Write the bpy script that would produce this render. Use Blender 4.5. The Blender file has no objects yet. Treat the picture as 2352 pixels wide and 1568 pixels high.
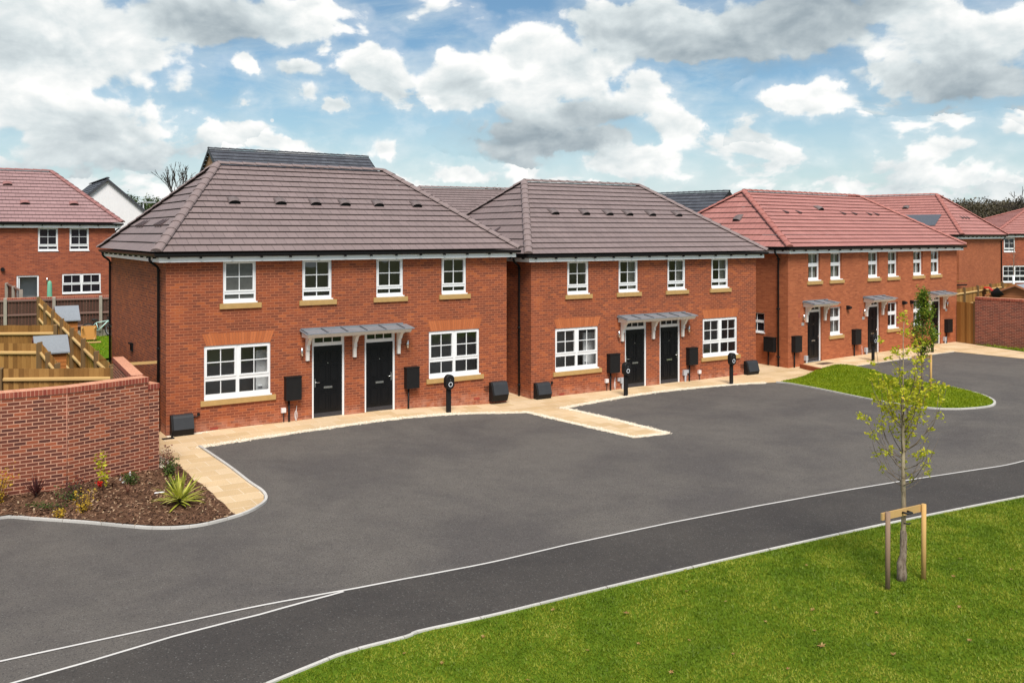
import bpy, bmesh, math, random
import numpy as np
from mathutils import Vector, Matrix
S = bpy.context.scene
COL = S.collection
R = math.radians
rng = np.random.default_rng(7)
random.seed(7)

# ------------------------------------------------------------------ camera
cam_d = bpy.data.cameras.new("camera")
cam = bpy.data.objects.new("camera", cam_d)
COL.objects.link(cam)
cam_d.sensor_width = 36.0
cam_d.lens = 31.906
cam_d.shift_y = -0.10415
cam_d.clip_start = 0.1
cam_d.clip_end = 3000
CAMZ = 5.344
cam.location = (0, 0, CAMZ)
cam.rotation_euler = (R(90), 0, 0)
S.camera = cam
S.view_settings.view_transform = 'Standard'
S.view_settings.look = 'None'
S.view_settings.exposure = 0.0
S.view_settings.gamma = 1.0

# ------------------------------------------------------------------ sun and sky
SUN_EL, SUN_AZ = 54.0, 171.0          # azimuth clockwise from the view direction (+Y): behind the camera, to the right
sd = bpy.data.lights.new("sun", 'SUN')
sun = bpy.data.objects.new("sun", sd)
COL.objects.link(sun)
sd.energy = 4.6
sd.angle = R(24)
sd.color = (1.0, 0.95, 0.88)
sdir = Vector((math.sin(R(SUN_AZ)) * math.cos(R(SUN_EL)), math.cos(R(SUN_AZ)) * math.cos(R(SUN_EL)), math.sin(R(SUN_EL))))
sun.rotation_euler = (-sdir).to_track_quat('-Z', 'Y').to_euler()


class NT:
    """small helper around a node tree"""
    def __init__(s, tree):
        s.t = tree
    def n(s, typ, ins=None, **props):
        nd = s.t.nodes.new(typ)
        for k, v in props.items():
            setattr(nd, k, v)
        for k, v in (ins or {}).items():
            sock = nd.inputs[k]
            if isinstance(v, bpy.types.NodeSocket):
                s.t.links.new(v, sock)
            else:
                if isinstance(v, (tuple, list)) and len(v) == 3 and sock.type == 'RGBA':
                    v = (*v, 1.0)
                sock.default_value = v
        return nd
    def m(s, op, a, b=0.0, c=0.0, clamp=False):
        nd = s.n('ShaderNodeMath', {0: a, 1: b, 2: c}, operation=op)
        nd.use_clamp = clamp
        return nd.outputs[0]
    def vm(s, op, a, b=(0, 0, 0), c=(0, 0, 0)):
        nd = s.n('ShaderNodeVectorMath', {0: a, 1: b, 2: c}, operation=op)
        return nd.outputs[1] if op in ('LENGTH', 'DOT_PRODUCT') else nd.outputs[0]
    def mr(s, v, a, b, c=0.0, d=1.0, smooth=True):
        nd = s.n('ShaderNodeMapRange', {0: v, 1: a, 2: b, 3: c, 4: d})
        nd.interpolation_type = 'SMOOTHSTEP' if smooth else 'LINEAR'
        return nd.outputs[0]
    def mix(s, f, a, b, blend='MIX'):
        nd = s.n('ShaderNodeMix', data_type='RGBA', blend_type=blend)
        for k, v in ((0, f), (6, a), (7, b)):
            if isinstance(v, bpy.types.NodeSocket):
                s.t.links.new(v, nd.inputs[k])
            else:
                if isinstance(v, (tuple, list)) and len(v) == 3:
                    v = (*v, 1.0)
                nd.inputs[k].default_value = v
        return nd.outputs[2]
    def noise(s, vec, scale, detail=4, rough=0.55, dist=0.0, out=0):
        return s.n('ShaderNodeTexNoise', {'Vector': vec, 'Scale': scale, 'Detail': detail, 'Roughness': rough, 'Distortion': dist}).outputs[out]
    def ramp(s, f, stops):
        nd = s.n('ShaderNodeValToRGB', {0: f})
        els = nd.color_ramp.elements
        while len(els) < len(stops):
            els.new(0.5)
        for e, (p, c) in zip(els, stops):
            e.position = p
            e.color = (*c, 1.0)
        return nd.outputs[0]


W = bpy.data.worlds.new("World")
S.world = W
W.use_nodes = True
W.node_tree.nodes.clear()
SKY_STRENGTH = 0.10


def build_sky():
    t = NT(W.node_tree)
    sky = t.n('ShaderNodeTexSky', sky_type='NISHITA')
    sky.sun_disc = False
    sky.sun_elevation = R(SUN_EL)
    sky.sun_rotation = R(SUN_AZ)
    sky.air_density = 1.0
    sky.dust_density = 0.6
    sky.ozone_density = 2.0
    blue = t.mix(1.0, sky.outputs[0], (0.88, 1.07, 1.10), 'MULTIPLY')
    d = t.n('ShaderNodeTexCoord').outputs['Generated']
    xyz = t.n('ShaderNodeSeparateXYZ', {0: d})
    az = t.m('ARCTAN2', xyz.outputs[0], xyz.outputs[1])
    el = t.m('ARCSINE', xyz.outputs[2])
    P = t.n('ShaderNodeCombineXYZ', {0: az, 1: el, 2: 0.0}).outputs[0]
    # domain warp gives the billowing outlines
    w1 = t.vm('SUBTRACT', t.noise(P, 9.0, 2, 0.5, out=1), (0.5, 0.5, 0.5))
    w2 = t.vm('SUBTRACT', t.noise(P, 34.0, 4, 0.6, out=1), (0.5, 0.5, 0.5))
    Pw = t.vm('MULTIPLY_ADD', w1, (0.055, 0.03, 0), P)
    Pw = t.vm('MULTIPLY_ADD', w2, (0.042, 0.024, 0), Pw)
    Q = t.vm('MULTIPLY', P, (1.0, 1.7, 1.0))
    N1 = t.noise(Q, 13.0, 8, 0.54, 0.25)
    Q2 = t.vm('ADD', Q, (0.004, 0.016, 0.0))
    N2 = t.noise(Q2, 13.0, 5, 0.54, 0.25)
    K = 1.0 / 2084.6                     # radians per unit of the table below (a 2352-wide view of the sky)
    clouds = [  # centre x, y, half width, half height, brightness of top, of base, blob weight
        (60, 70, 330, 150, .93, .80, 1.0), (330, 120, 120, 70, .93, .86, .8),
        (60, 230, 150, 100, .99, .93, 1.0), (190, 290, 190, 80, .97, .80, 1.0), (330, 300, 90, 50, .97, .84, .7),
        (480, 30, 250, 80, .80, .70, 1.0), (690, 65, 120, 55, .99, .90, .9), (700, 20, 200, 40, .93, .88, .7),
        (850, 150, 100, 75, .98, .86, .9), (700, 160, 100, 40, .93, .84, .6), (575, 150, 70, 45, .97, .93, .65), (700, 215, 70, 38, .97, .92, .6),
        (770, 245, 65, 25, .99, .93, .8), (900, 335, 75, 38, .99, .93, .8), (990, 245, 55, 25, .99, .94, .5), (660, 330, 90, 30, .97, .92, .6), (520, 345, 50, 25, .96, .92, .4),
        (1080, 180, 150, 85, .99, .86, 1.0), (1250, 160, 170, 110, 1.0, .92, 1.0), (1210, 100, 60, 60, 1.0, .95, .7), (1280, 265, 190, 50, .82, .72, 1.0), (1270, 320, 210, 45, .70, .66, 1.0),
        (1480, 215, 95, 85, 1.0, .92, .9), (1540, 290, 100, 80, 1.0, .94, .8), (1440, 370, 170, 50, .93, .90, .8), (1060, 400, 130, 40, .99, .95, .7),
        (1480, 70, 220, 85, .86, .72, 1.0), (1790, 60, 330, 85, .74, .66, 1.0), (1600, 115, 300, 40, .80, .76, .8), (1450, 115, 120, 40, .97, .94, .5),
        (2200, 90, 190, 95, 1.0, .88, 1.0), (2330, 60, 120, 90, 1.0, .9, .8), (2180, 180, 200, 55, .74, .68, 1.0), (2010, 200, 60, 40, .98, .92, .5),
        (1860, 225, 95, 52, 1.0, .92, 1.0), (1790, 245, 50, 25, .99, .92, .6), (1920, 410, 130, 25, .97, .93, .5), (2150, 350, 320, 70, .95, .93, .35), (1750, 370, 200, 50, .95, .92, .4),
        (300, 430, 200, 30, .96, .92, .4), (1350, 415, 120, 18, .98, .94, .5), (2000, 415, 300, 25, .95, .92, .5),
    ]
    D = None
    cs = ws = None
    for (cx, cy, rx, ry, tb, bb, wt) in clouds:
        a0 = math.atan((cx - 1176) * K)
        e0 = math.atan((539 - cy) * K * math.cos(a0))
        off = t.vm('SUBTRACT', Pw, (a0, e0, 0))
        q = t.vm('MULTIPLY', off, (1 / (rx * K), 1 / (ry * K), 0))
        b = t.m('SUBTRACT', wt, t.vm('LENGTH', q))
        D = b if D is None else t.m('SMOOTH_MAX', D, b, 0.12)
        yy = t.n('ShaderNodeSeparateXYZ', {0: q}).outputs[1]
        c = t.mr(yy, -0.75, 0.55, bb, tb)
        w = t.m('POWER', t.m('MAXIMUM', t.m('ADD', b, 0.45), 0.0005), 3.0)
        if cs is None:
            cs, ws = t.m('MULTIPLY', c, w), w
        else:
            cs = t.m('MULTIPLY_ADD', c, w, cs)
            ws = t.m('ADD', ws, w)
    bits = t.m('MULTIPLY', t.m('SUBTRACT', t.noise(t.vm('MULTIPLY', P, (1.0, 1.9, 1.0)), 8.5, 5, 0.55, 0.4), t.mr(el, .02, .18, .44, .58)), 3.2)
    D = t.m('SMOOTH_MAX', D, bits, 0.15)
    # clouds everywhere else in the sky come from plain noise, so the light is that of the same sky all round
    far = t.mr(t.m('ABSOLUTE', az), 0.60, 0.75)
    high = t.mr(el, 0.27, 0.36)
    els = t.m('MAXIMUM', far, high)
    gen = t.m('MULTIPLY', t.m('SUBTRACT', t.noise(Q, 3.2, 3, 0.5), 0.5), 4.0)
    D = t.m('ADD', t.m('MULTIPLY', D, t.m('SUBTRACT', 1.0, els)), t.m('MULTIPLY', gen, els))
    base = t.m('DIVIDE', cs, ws)
    base = t.m('ADD', t.m('MULTIPLY', base, t.m('SUBTRACT', 1.0, els)), t.m('MULTIPLY', 0.86, els))
    vor = t.n('ShaderNodeTexVoronoi', {'Vector': t.vm('MULTIPLY', Pw, (1.0, 1.25, 1.0)), 'Scale': 27.0, 'Smoothness': 0.5, 'Detail': 1.0, 'Roughness': 0.5}, feature='SMOOTH_F1').outputs['Distance']
    puff = t.m('SUBTRACT', 0.70, vor)
    soft = t.m('SUBTRACT', t.noise(Q, 6.0, 4, 0.5), 0.5)
    base = t.m('MULTIPLY_ADD', soft, 0.45, t.m('MULTIPLY_ADD', puff, 0.16, base))
    Dn = t.m('MULTIPLY_ADD', puff, 0.46, t.m('MULTIPLY_ADD', t.m('SUBTRACT', N1, 0.5), 1.35, D))
    mask = t.m('MAXIMUM', t.mr(Dn, -0.05, 0.24), t.m('MULTIPLY', t.mr(Dn, -0.45, 0.20), 0.30))
    veil = t.m('MULTIPLY', t.mr(t.noise(t.vm('MULTIPLY', P, (1.0, 3.2, 1)), 7.0, 7, 0.65, 0.6), 0.40, 0.82), 0.55)
    hz = t.m('MULTIPLY', t.mr(el, 0.0, 0.18, 0.95, 0.0), t.mr(t.noise(t.vm('MULTIPLY', P, (1.0, 2.6, 1)), 5.0, 5, .6), .28, .6, .5, 1.0))
    veil = t.m('MAXIMUM', veil, hz)
    relief = t.m('MULTIPLY', t.m('SUBTRACT', N1, N2), 0.60)
    core = t.mr(Dn, 0.1, 0.9, 0.03, -0.05)
    lum = t.m('ADD', t.m('ADD', base, relief), core, clamp=True)
    lum = t.m('POWER', lum, 1.75)
    ccol = t.ramp(lum, [(0.0, (0.09, 0.12, 0.15)), (0.42, (0.36, 0.43, 0.475)), (0.75, (0.72, 0.785, 0.80)), (1.0, (1.03, 1.03, 1.01))])
    ccol = t.vm('SCALE', ccol)
    ccol.node.inputs['Scale'].default_value = 1.0 / SKY_STRENGTH
    vcol = tuple(v / SKY_STRENGTH for v in (0.70, 0.81, 0.84))
    col = t.mix(veil, blue, vcol)
    # the small daytime moon
    a0 = math.atan((625 - 1176) * K)
    e0 = math.atan((539 - 277) * K * math.cos(a0))
    md = t.vm('LENGTH', t.vm('SUBTRACT', P, (a0, e0, 0)))
    col = t.mix(t.mr(md, 0.0026, 0.0014, 0.0, 0.6), col, tuple(v / SKY_STRENGTH for v in (0.95, 0.95, 0.93)))
    col = t.mix(mask, col, ccol)
    bg = t.n('ShaderNodeBackground', {0: col, 1: SKY_STRENGTH})
    out = t.n('ShaderNodeOutputWorld')
    W.node_tree.links.new(bg.outputs[0], out.inputs[0])


build_sky()
W.cycles.sampling_method = 'MANUAL'
W.cycles.sample_map_resolution = 512

# ------------------------------------------------------------------ materials
MATS = {}


def newmat(name):
    m = bpy.data.materials.new(name)
    m.use_nodes = True
    m.node_tree.nodes.clear()
    MATS[name] = m
    return m, NT(m.node_tree)


def finish(m, t, shader):
    o = t.n('ShaderNodeOutputMaterial')
    m.node_tree.links.new(shader, o.inputs[0])
    return m


def bump(t, h, strength=0.3, dist=0.01):
    return t.n('ShaderNodeBump', {'Height': h, 'Strength': strength, 'Distance': dist}).outputs[0]


def pbsdf(t, col, rough=0.6, normal=None, spec=0.4, metal=0.0):
    ins = {'Base Color': col, 'Roughness': rough, 'Specular IOR Level': spec, 'Metallic': metal}
    if normal is not None:
        ins['Normal'] = normal
    return t.n('ShaderNodeBsdfPrincipled', ins).outputs[0]


def plain(name, col, rough=0.5, var=0.12, scale=6.0, spec=0.4, metal=0.0, bmp=0.0):
    """painted / plastic / stone surface with some mottling"""
    m, t = newmat(name)
    co = t.n('ShaderNodeTexCoord').outputs['Object']
    n = t.noise(co, scale, 6, 0.6)
    f = t.mr(n, 0.25, 0.75, 1 - var, 1 + var, smooth=False)
    c = t.vm('SCALE', col)
    t.t.links.new(f, c.node.inputs['Scale'])
    nrm = bump(t, t.noise(co, scale * 25, 4, 0.6), bmp, 0.004) if bmp else None
    return finish(m, t, pbsdf(t, c, rough, nrm, spec, metal))


def brick(name, stops, mortar, stain=0.15, mort=0.0065, stop_noise=0.0, bw=0.225, rh=0.075, bmp=0.5, salts=False):
    m, t = newmat(name)
    uv = t.n('ShaderNodeUVMap').outputs[0]
    wob = t.vm('SUBTRACT', t.noise(uv, 3.0, 3, 0.5, out=1), (0.5, 0.5, 0.5))
    uv2 = t.vm('MULTIPLY_ADD', wob, (0.004, 0.006, 0), uv)
    b = t.n('ShaderNodeTexBrick', {'Vector': uv2, 'Color1': (0, 0, 0), 'Color2': (1, 1, 1), 'Mortar': (0.5, 0.5, 0.5), 'Scale': 1.0,
                                   'Mortar Size': mort, 'Mortar Smooth': 0.25, 'Bias': 0.0, 'Brick Width': bw, 'Row Height': rh})
    v = t.n('ShaderNodeSeparateColor', {0: b.outputs[0]}).outputs[0]
    if stop_noise:
        pn = t.noise(uv, 0.9, 4, 0.6)
        v = t.m('MULTIPLY_ADD', t.m('SUBTRACT', pn, 0.5), stop_noise, v, clamp=True)
    c = t.ramp(v, stops)
    fine = t.noise(uv, 38.0, 4, 0.65)
    c = t.mix(1.0, c, t.ramp(fine, [(0.25, (0.78, 0.78, 0.78)), (0.75, (1.2, 1.2, 1.2))]), 'MULTIPLY')
    mc = t.mix(t.noise(uv, 2.3, 5, 0.6), tuple(x * 0.72 for x in mortar), tuple(min(1, x * 1.28) for x in mortar))
    c = t.mix(b.outputs[1], c, mc)
    big = t.noise(uv, 0.55, 5, 0.6)
    c = t.mix(1.0, c, t.ramp(big, [(0.3, (1 - stain,) * 3), (0.7, (1 + stain,) * 3)]), 'MULTIPLY')
    if salts:
        zz = t.n('ShaderNodeSeparateXYZ', {0: uv}).outputs[1]
        sf = t.m('MULTIPLY', t.mr(zz, .02, .42, 1.0, 0.0), t.mr(t.noise(uv, 3.5, 5, .65), .35, .65))
        c = t.mix(t.m('MULTIPLY', sf, .55), c, (.52, .27, .19))
    h = t.m('MULTIPLY_ADD', b.outputs[1], -1.0, t.m('MULTIPLY', fine, 0.35))
    return finish(m, t, pbsdf(t, c, 0.85, bump(t, h, bmp, 0.008), 0.25))


brick('brick_orange', [(0.0, (.185, .056, .031)), (0.3, (.23, .064, .032)), (0.6, (.275, .073, .033)), (0.85, (.325, .085, .034)), (1.0, (.40, .11, .038))],
      (.42, .148, .072), 0.08, stop_noise=0.5, mort=.0085, salts=True)
brick('brick_red', [(0.0, (.30, .085, .038)), (0.4, (.355, .105, .044)), (0.8, (.40, .12, .05)), (1.0, (.44, .14, .06))], (.39, .13, .06), 0.07, stop_noise=0.25, mort=.008)
brick('brick_back', [(0.0, (.22, .06, .034)), (0.5, (.31, .082, .04)), (1.0, (.38, .105, .048))], (.34, .13, .08), 0.08)
brick('brick_garden', [(0.0, (.098, .032, .024)), (0.35, (.158, .045, .028)), (0.7, (.23, .062, .033)), (1.0, (.36, .095, .042))],
      (.53, .28, .185), 0.14, mort=0.0105, stop_noise=0.4)
brick('brick_garden_far', [(0.0, (.13, .045, .034)), (0.5, (.20, .062, .042)), (1.0, (.27, .08, .05))], (.42, .25, .19), 0.12)
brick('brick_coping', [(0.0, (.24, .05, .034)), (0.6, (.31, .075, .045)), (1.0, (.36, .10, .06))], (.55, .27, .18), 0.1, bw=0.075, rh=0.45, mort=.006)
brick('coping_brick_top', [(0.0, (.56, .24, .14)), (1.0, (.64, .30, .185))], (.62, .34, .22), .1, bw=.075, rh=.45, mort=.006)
brick('brick_soldier', [(0.0, (.41, .118, .042)), (0.5, (.47, .138, .048)), (1.0, (.52, .16, .058))], (.30, .10, .05), 0.05, bw=0.075, rh=0.34, mort=.0045, bmp=.3)
brick('brick_tan', [(0.0, (.30, .17, .08)), (1.0, (.42, .25, .13))], (.4, .3, .2), 0.1)
plain('coping_top', (.52, .24, .16), .8, .12, 5)
brick('paving', [(0.0, (.54, .375, .205)), (0.5, (.60, .43, .25)), (1.0, (.66, .49, .31))], (.72, .60, .45), 0.10, bw=0.6, rh=0.45, mort=.006, bmp=.2)


def roofmat(name, stops, spec=0.35):
    m, t = newmat(name)
    uv = t.n('ShaderNodeUVMap').outputs[0]
    b = t.n('ShaderNodeTexBrick', {'Vector': uv, 'Color1': (0, 0, 0), 'Color2': (1, 1, 1), 'Mortar': (0.5, 0.5, 0.5), 'Scale': 1.0,
                                   'Mortar Size': 0.0055, 'Mortar Smooth': 0.1, 'Bias': 0.0, 'Brick Width': 0.30, 'Row Height': 0.345})
    v = t.n('ShaderNodeSeparateColor', {0: b.outputs[0]}).outputs[0]
    c = t.ramp(v, stops)
    n = t.noise(uv, 26.0, 5, 0.7)
    c = t.mix(1.0, c, t.ramp(n, [(0.3, (.86,) * 3), (0.7, (1.14,) * 3)]), 'MULTIPLY')
    big = t.noise(uv, 0.5, 4, 0.6)
    c = t.mix(1.0, c, t.ramp(big, [(0.3, (.92,) * 3), (0.7, (1.08,) * 3)]), 'MULTIPLY')
    c = t.mix(t.m('MULTIPLY', b.outputs[1], 0.72), c, (.035, .025, .025))
    h = t.m('MULTIPLY_ADD', b.outputs[1], -1.0, t.m('MULTIPLY', n, .3))
    return finish(m, t, pbsdf(t, c, 0.62, bump(t, h, .5, .006), spec))


roofmat('tile_grey', [(0, (.205, .152, .145)), (.5, (.216, .160, .153)), (1, (.228, .168, .161))])
roofmat('tile_red', [(0, (.375, .155, .132)), (.5, (.395, .166, .142)), (1, (.415, .177, .152))])
roofmat('tile_pink', [(0, (.31, .185, .18)), (.5, (.325, .195, .19)), (1, (.34, .205, .20))])
roofmat('tile_slate', [(0, (.060, .063, .075)), (.5, (.072, .076, .09)), (1, (.085, .09, .105))])
plain('ridge_grey', (.225, .168, .16), .7, .15, 4)
plain('ridge_red', (.36, .135, .11), .7, .15, 4)
plain('ridge_pink', (.27, .12, .11), .7, .15, 4)
plain('ridge_slate', (.05, .052, .06), .7, .15, 4)
plain('vent_dark', (.075, .05, .05), .6)
plain('vent_grey', (.15, .115, .11), .6)
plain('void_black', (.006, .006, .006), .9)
plain('white_upvc', (.82, .82, .82), .3, .03)
plain('fascia_white', (.90, .90, .89), .35, .02)
plain('white_paint', (.80, .74, .68), .45, .05)
plain('white_render', (.80, .78, .78), .8, .03, 2)
plain('black_plastic', (.012, .012, .013), .38, .15, spec=.18)
plain('black_box', (.014, .013, .013), .55, .2, 10, spec=.18)
plain('grey_lid', (.031, .033, .037), .5, .12, 5, spec=.3)
plain('door_black', (.006, .006, .007), .32, .1, spec=.26)
plain('kick_plate', (.06, .06, .07), .35, .1, metal=.5)
plain('chrome', (.75, .75, .74), .22, .05, metal=1.0)
plain('lead', (.20, .215, .235), .5, .12, 3)
plain('lead_dark', (.10, .11, .125), .5, .12, 3)
plain('sandstone', (.46, .285, .105), .8, .10, 9, bmp=.2)
plain('kerb_plain', (.50, .47, .43), .85, .14, 3, bmp=.3)
brick('kerb', [(0, (.48, .455, .42)), (1, (.57, .54, .50))], (.26, .23, .20), .14, mort=.008, bw=.91, rh=8.0, bmp=.3)
plain('line_paint', (.60, .57, .54), .7, .10, 2)
plain('interior', (.34, .335, .32), .8, .04)
plain('interior_white', (.80, .82, .82), .6, .03)
plain('curtain', (.30, .295, .27), .9, .08)
plain('blind', (.42, .42, .40), .7, .03)
plain('concrete_post', (.33, .29, .24), .85, .15, 5)
plain('felt', (.24, .26, .285), .9, .12, 20)
plain('mat_brown', (.10, .055, .035), .95, .2, 20)
plain('terracotta', (.30, .055, .035), .85, .1)
plain('cable_white', (.75, .70, .68), .5, .05)
plain('cable_pink', (.72, .45, .38), .5, .05)
plain('utility_grey', (.42, .43, .45), .5, .06)
plain('ring_white', (.85, .86, .88), .3, .02)
plain('mint', (.50, .72, .66), .35, .06)
plain('rubber', (.02, .02, .02), .7, .1)
plain('green_cover', (.16, .42, .27), .8, .1)
plain('red_plastic', (.62, .03, .02), .4, .08)
plain('playwood', (.46, .17, .07), .75, .15, 4)
plain('solar', (.10, .105, .12), .12, .05, spec=.6)
plain('rust_plate', (.33, .08, .05), .8, .1)
plain('tag_white', (.8, .8, .82), .5, .02)
plain('numbers', (.34, .34, .33), .5, .05)


def wood(name, stops, scale=1.0, rough=.8):
    m, t = newmat(name)
    uv = t.n('ShaderNodeUVMap').outputs[0]
    ri = t.n('ShaderNodeNewGeometry').outputs['Random Per Island']
    p = t.vm('MULTIPLY', uv, (scale, scale * .12, 1))
    p = t.vm('ADD', p, t.n('ShaderNodeCombineXYZ', {0: t.m('MULTIPLY', ri, 31.0), 1: t.m('MULTIPLY', ri, 17.0), 2: 0.0}).outputs[0])
    g = t.noise(p, 34.0, 5, .6, .4)
    v = t.m('ADD', t.m('MULTIPLY', ri, .62), t.m('MULTIPLY', g, .42), clamp=True)
    return finish(m, t, pbsdf(t, t.ramp(v, stops), rough, bump(t, g, .25, .004), .2))


wood('timber_new', [(0, (.12, .052, .014)), (.5, (.275, .132, .036)), (1, (.43, .23, .07))])
wood('timber_pale', [(0, (.40, .235, .085)), (.5, (.50, .315, .125)), (1, (.60, .40, .18))])
wood('timber_brown', [(0, (.062, .034, .026)), (.5, (.085, .046, .034)), (1, (.112, .062, .046))])
wood('timber_post', [(0, (.115, .070, .034)), (1, (.20, .12, .052))])
wood('timber_rail', [(0, (.13, .075, .06)), (1, (.20, .12, .095))])
wood('timber_orange', [(0, (.36, .12, .03)), (1, (.50, .19, .055))])
wood('stake_pale', [(0, (.52, .30, .10)), (1, (.62, .38, .15))])
wood('stake_brown', [(0, (.21, .135, .09)), (1, (.31, .205, .14))])
wood('ply', [(0, (.42, .19, .045)), (1, (.55, .27, .075))], .5)


def asphalt(name, base, patch):
    m, t = newmat(name)
    co = t.n('ShaderNodeTexCoord').outputs['Object']
    sp = t.noise(co, 48.0, 5, .85)
    vor = t.n('ShaderNodeTexVoronoi', {'Vector': co, 'Scale': 60.0}).outputs['Color']
    vv = t.n('ShaderNodeSeparateColor', {0: vor}).outputs[0]
    big = t.noise(co, .34, 6, .62, .4)
    mid = t.noise(co, 2.4, 9, .78)
    f = t.mr(big, .30, .64, 0, 1)
    c = t.mix(f, base, patch)
    c = t.mix(1.0, c, t.ramp(sp, [(.25, (.42,) * 3), (.75, (1.62,) * 3)]), 'MULTIPLY')
    c = t.mix(1.0, c, t.ramp(mid, [(.3, (.88,) * 3), (.7, (1.12,) * 3)]), 'MULTIPLY')
    c = t.mix(t.m('MULTIPLY', t.m('GREATER_THAN', vv, .975), .30), c, (.26, .25, .23))
    c = t.mix(t.m('MULTIPLY', t.m('LESS_THAN', vv, .10), .5), c, (.025, .025, .025))
    return finish(m, t, pbsdf(t, c, .88, bump(t, sp, .6, .012), .3))


asphalt('asphalt_main', (.082, .072, .067), (.116, .102, .090))
asphalt('asphalt_lane', (.047, .041, .038), (.062, .054, .048))


def soil(name, stops, scale=20):
    m, t = newmat(name)
    co = t.n('ShaderNodeTexCoord').outputs['Object']
    a = t.noise(co, scale, 8, .7, .8)
    b = t.noise(co, 1.3, 4, .6)
    v = t.m('ADD', t.m('MULTIPLY', a, .75), t.m('MULTIPLY', b, .3), clamp=True)
    return finish(m, t, pbsdf(t, t.ramp(v, stops), .95, bump(t, a, .9, .03), .1))


soil('mulch', [(.3, (.042, .022, .013)), (.5, (.10, .050, .029)), (.66, (.19, .105, .062)), (.8, (.30, .20, .12))], 16)
soil('turf', [(.3, (.05, .09, .006)), (.5, (.085, .145, .008)), (.7, (.14, .20, .014))], 9)
soil('turf_bright', [(.3, (.045, .105, .004)), (.5, (.085, .17, .006)), (.7, (.14, .22, .010))], 9)
soil('gravel_cream', [(.3, (.42, .32, .22)), (.5, (.70, .60, .46)), (.7, (.86, .79, .66))], 30)
soil('earth', [(.3, (.08, .09, .03)), (.7, (.14, .15, .05))], 3)


def leafmat(name, stops, trans=.35, rough=.55, patch=0.0):
    m, t = newmat(name)
    ri = t.n('ShaderNodeNewGeometry').outputs['Random Per Island']
    v = ri
    if patch:
        co = t.n('ShaderNodeTexCoord').outputs['Object']
        v = t.m('ADD', t.m('MULTIPLY', ri, 1 - patch), t.m('MULTIPLY', t.mr(t.noise(co, 1.1, 6, .66), .32, .68), patch), clamp=True)
    c = t.ramp(v, stops)
    d = pbsdf(t, c, rough, None, .25)
    tr = t.n('ShaderNodeBsdfTranslucent', {0: c}).outputs[0]
    mx = t.n('ShaderNodeMixShader', {0: trans, 1: d, 2: tr}).outputs[0]
    return finish(m, t, mx)


leafmat('grass_blade', [(0, (.085, .145, .008)), (.35, (.165, .23, .012)), (.7, (.275, .305, .024)), (1, (.36, .36, .055))], .3, patch=.72)
leafmat('grass_bright', [(0, (.14, .20, .004)), (.5, (.24, .31, .007)), (1, (.34, .38, .016))], .3, patch=.4)
leafmat('leaf_yellow', [(0, (.34, .36, .02)), (.5, (.54, .53, .03)), (.85, (.62, .60, .045)), (1, (.68, .50, .04))], .45)
leafmat('leaf_green', [(0, (.065, .115, .012)), (.5, (.13, .205, .020)), (.8, (.24, .31, .028)), (1, (.36, .38, .03))], .35)
leafmat('leaf_gold', [(0, (.40, .23, .015)), (.6, (.60, .38, .03)), (1, (.66, .48, .07))], .35)
leafmat('leaf_red', [(0, (.055, .018, .018)), (1, (.13, .045, .04))], .2)
leafmat('leaf_bronze', [(0, (.18, .07, .045)), (1, (.30, .14, .09))], .3)
leafmat('leaf_juniper', [(0, (.035, .07, .012)), (1, (.09, .13, .025))], .2)
leafmat('yucca', [(0, (.28, .31, .03)), (.5, (.50, .50, .07)), (1, (.66, .63, .18))], .25)
leafmat('leaf_far', [(0, (.020, .040, .008)), (.6, (.05, .08, .016)), (1, (.10, .13, .03))], .2)
leafmat('wood_far', [(0, (.055, .042, .026)), (.6, (.088, .070, .042)), (1, (.12, .10, .055))], .1)
leafmat('leaf_fallen', [(0, (.22, .10, .035)), (.5, (.34, .17, .06)), (1, (.45, .30, .12))], .2)
leafmat('bark_chip', [(0, (.045, .022, .014)), (.5, (.125, .060, .034)), (.85, (.24, .13, .075)), (1, (.40, .29, .18))], .0, .9)
leafmat('flower_white', [(0, (.75, .78, .8)), (1, (.85, .86, .88))], .3)
leafmat('flower_red', [(0, (.55, .01, .01)), (1, (.7, .03, .015))], .3)
leafmat('pebble', [(0, (.42, .32, .22)), (.6, (.72, .62, .48)), (1, (.86, .80, .68))], .0, .9)


def bark(name, a, b, ring):
    m, t = newmat(name)
    co = t.n('ShaderNodeTexCoord').outputs['Object']
    p = t.vm('MULTIPLY', co, (14, 14, 5))
    n = t.noise(p, 1.6, 6, .65, .4)
    c = t.mix(t.mr(n, .35, .65), a, b)
    r = t.noise(t.vm('MULTIPLY', co, (3, 3, 22)), 1.0, 3, .6)
    c = t.mix(t.mr(r, .62, .70, 0, .8), c, ring)
    return finish(m, t, pbsdf(t, c, .85, bump(t, n, .5, .01), .2))


bark('bark_pale', (.26, .19, .12), (.42, .34, .23), (.07, .045, .03))
bark('bark_rough', (.12, .085, .06), (.27, .21, .16), (.06, .04, .03))
bark('bark_dark', (.03, .023, .019), (.065, .05, .04), (.02, .015, .012))


def glass(name, tint=.72, refl=1.45):
    m, t = newmat(name)
    lw = t.n('ShaderNodeLayerWeight', {'Blend': .5}).outputs[1]
    fr = t.m('MULTIPLY_ADD', t.m('POWER', lw, 5.0), .93, .05)
    tr = t.n('ShaderNodeBsdfTransparent', {0: (tint, tint, tint)}).outputs[0]
    co = t.n('ShaderNodeTexCoord').outputs['Object']
    nrm = bump(t, t.noise(co, 1.6, 2, .5), .05, .05)
    gl = t.n('ShaderNodeBsdfGlossy', {0: (1, 1, 1), 'Roughness': .02, 'Normal': nrm}).outputs[0]
    return finish(m, t, t.n('ShaderNodeMixShader', {0: t.m('MULTIPLY', fr, 1.5, clamp=True), 1: tr, 2: gl}).outputs[0])


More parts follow.
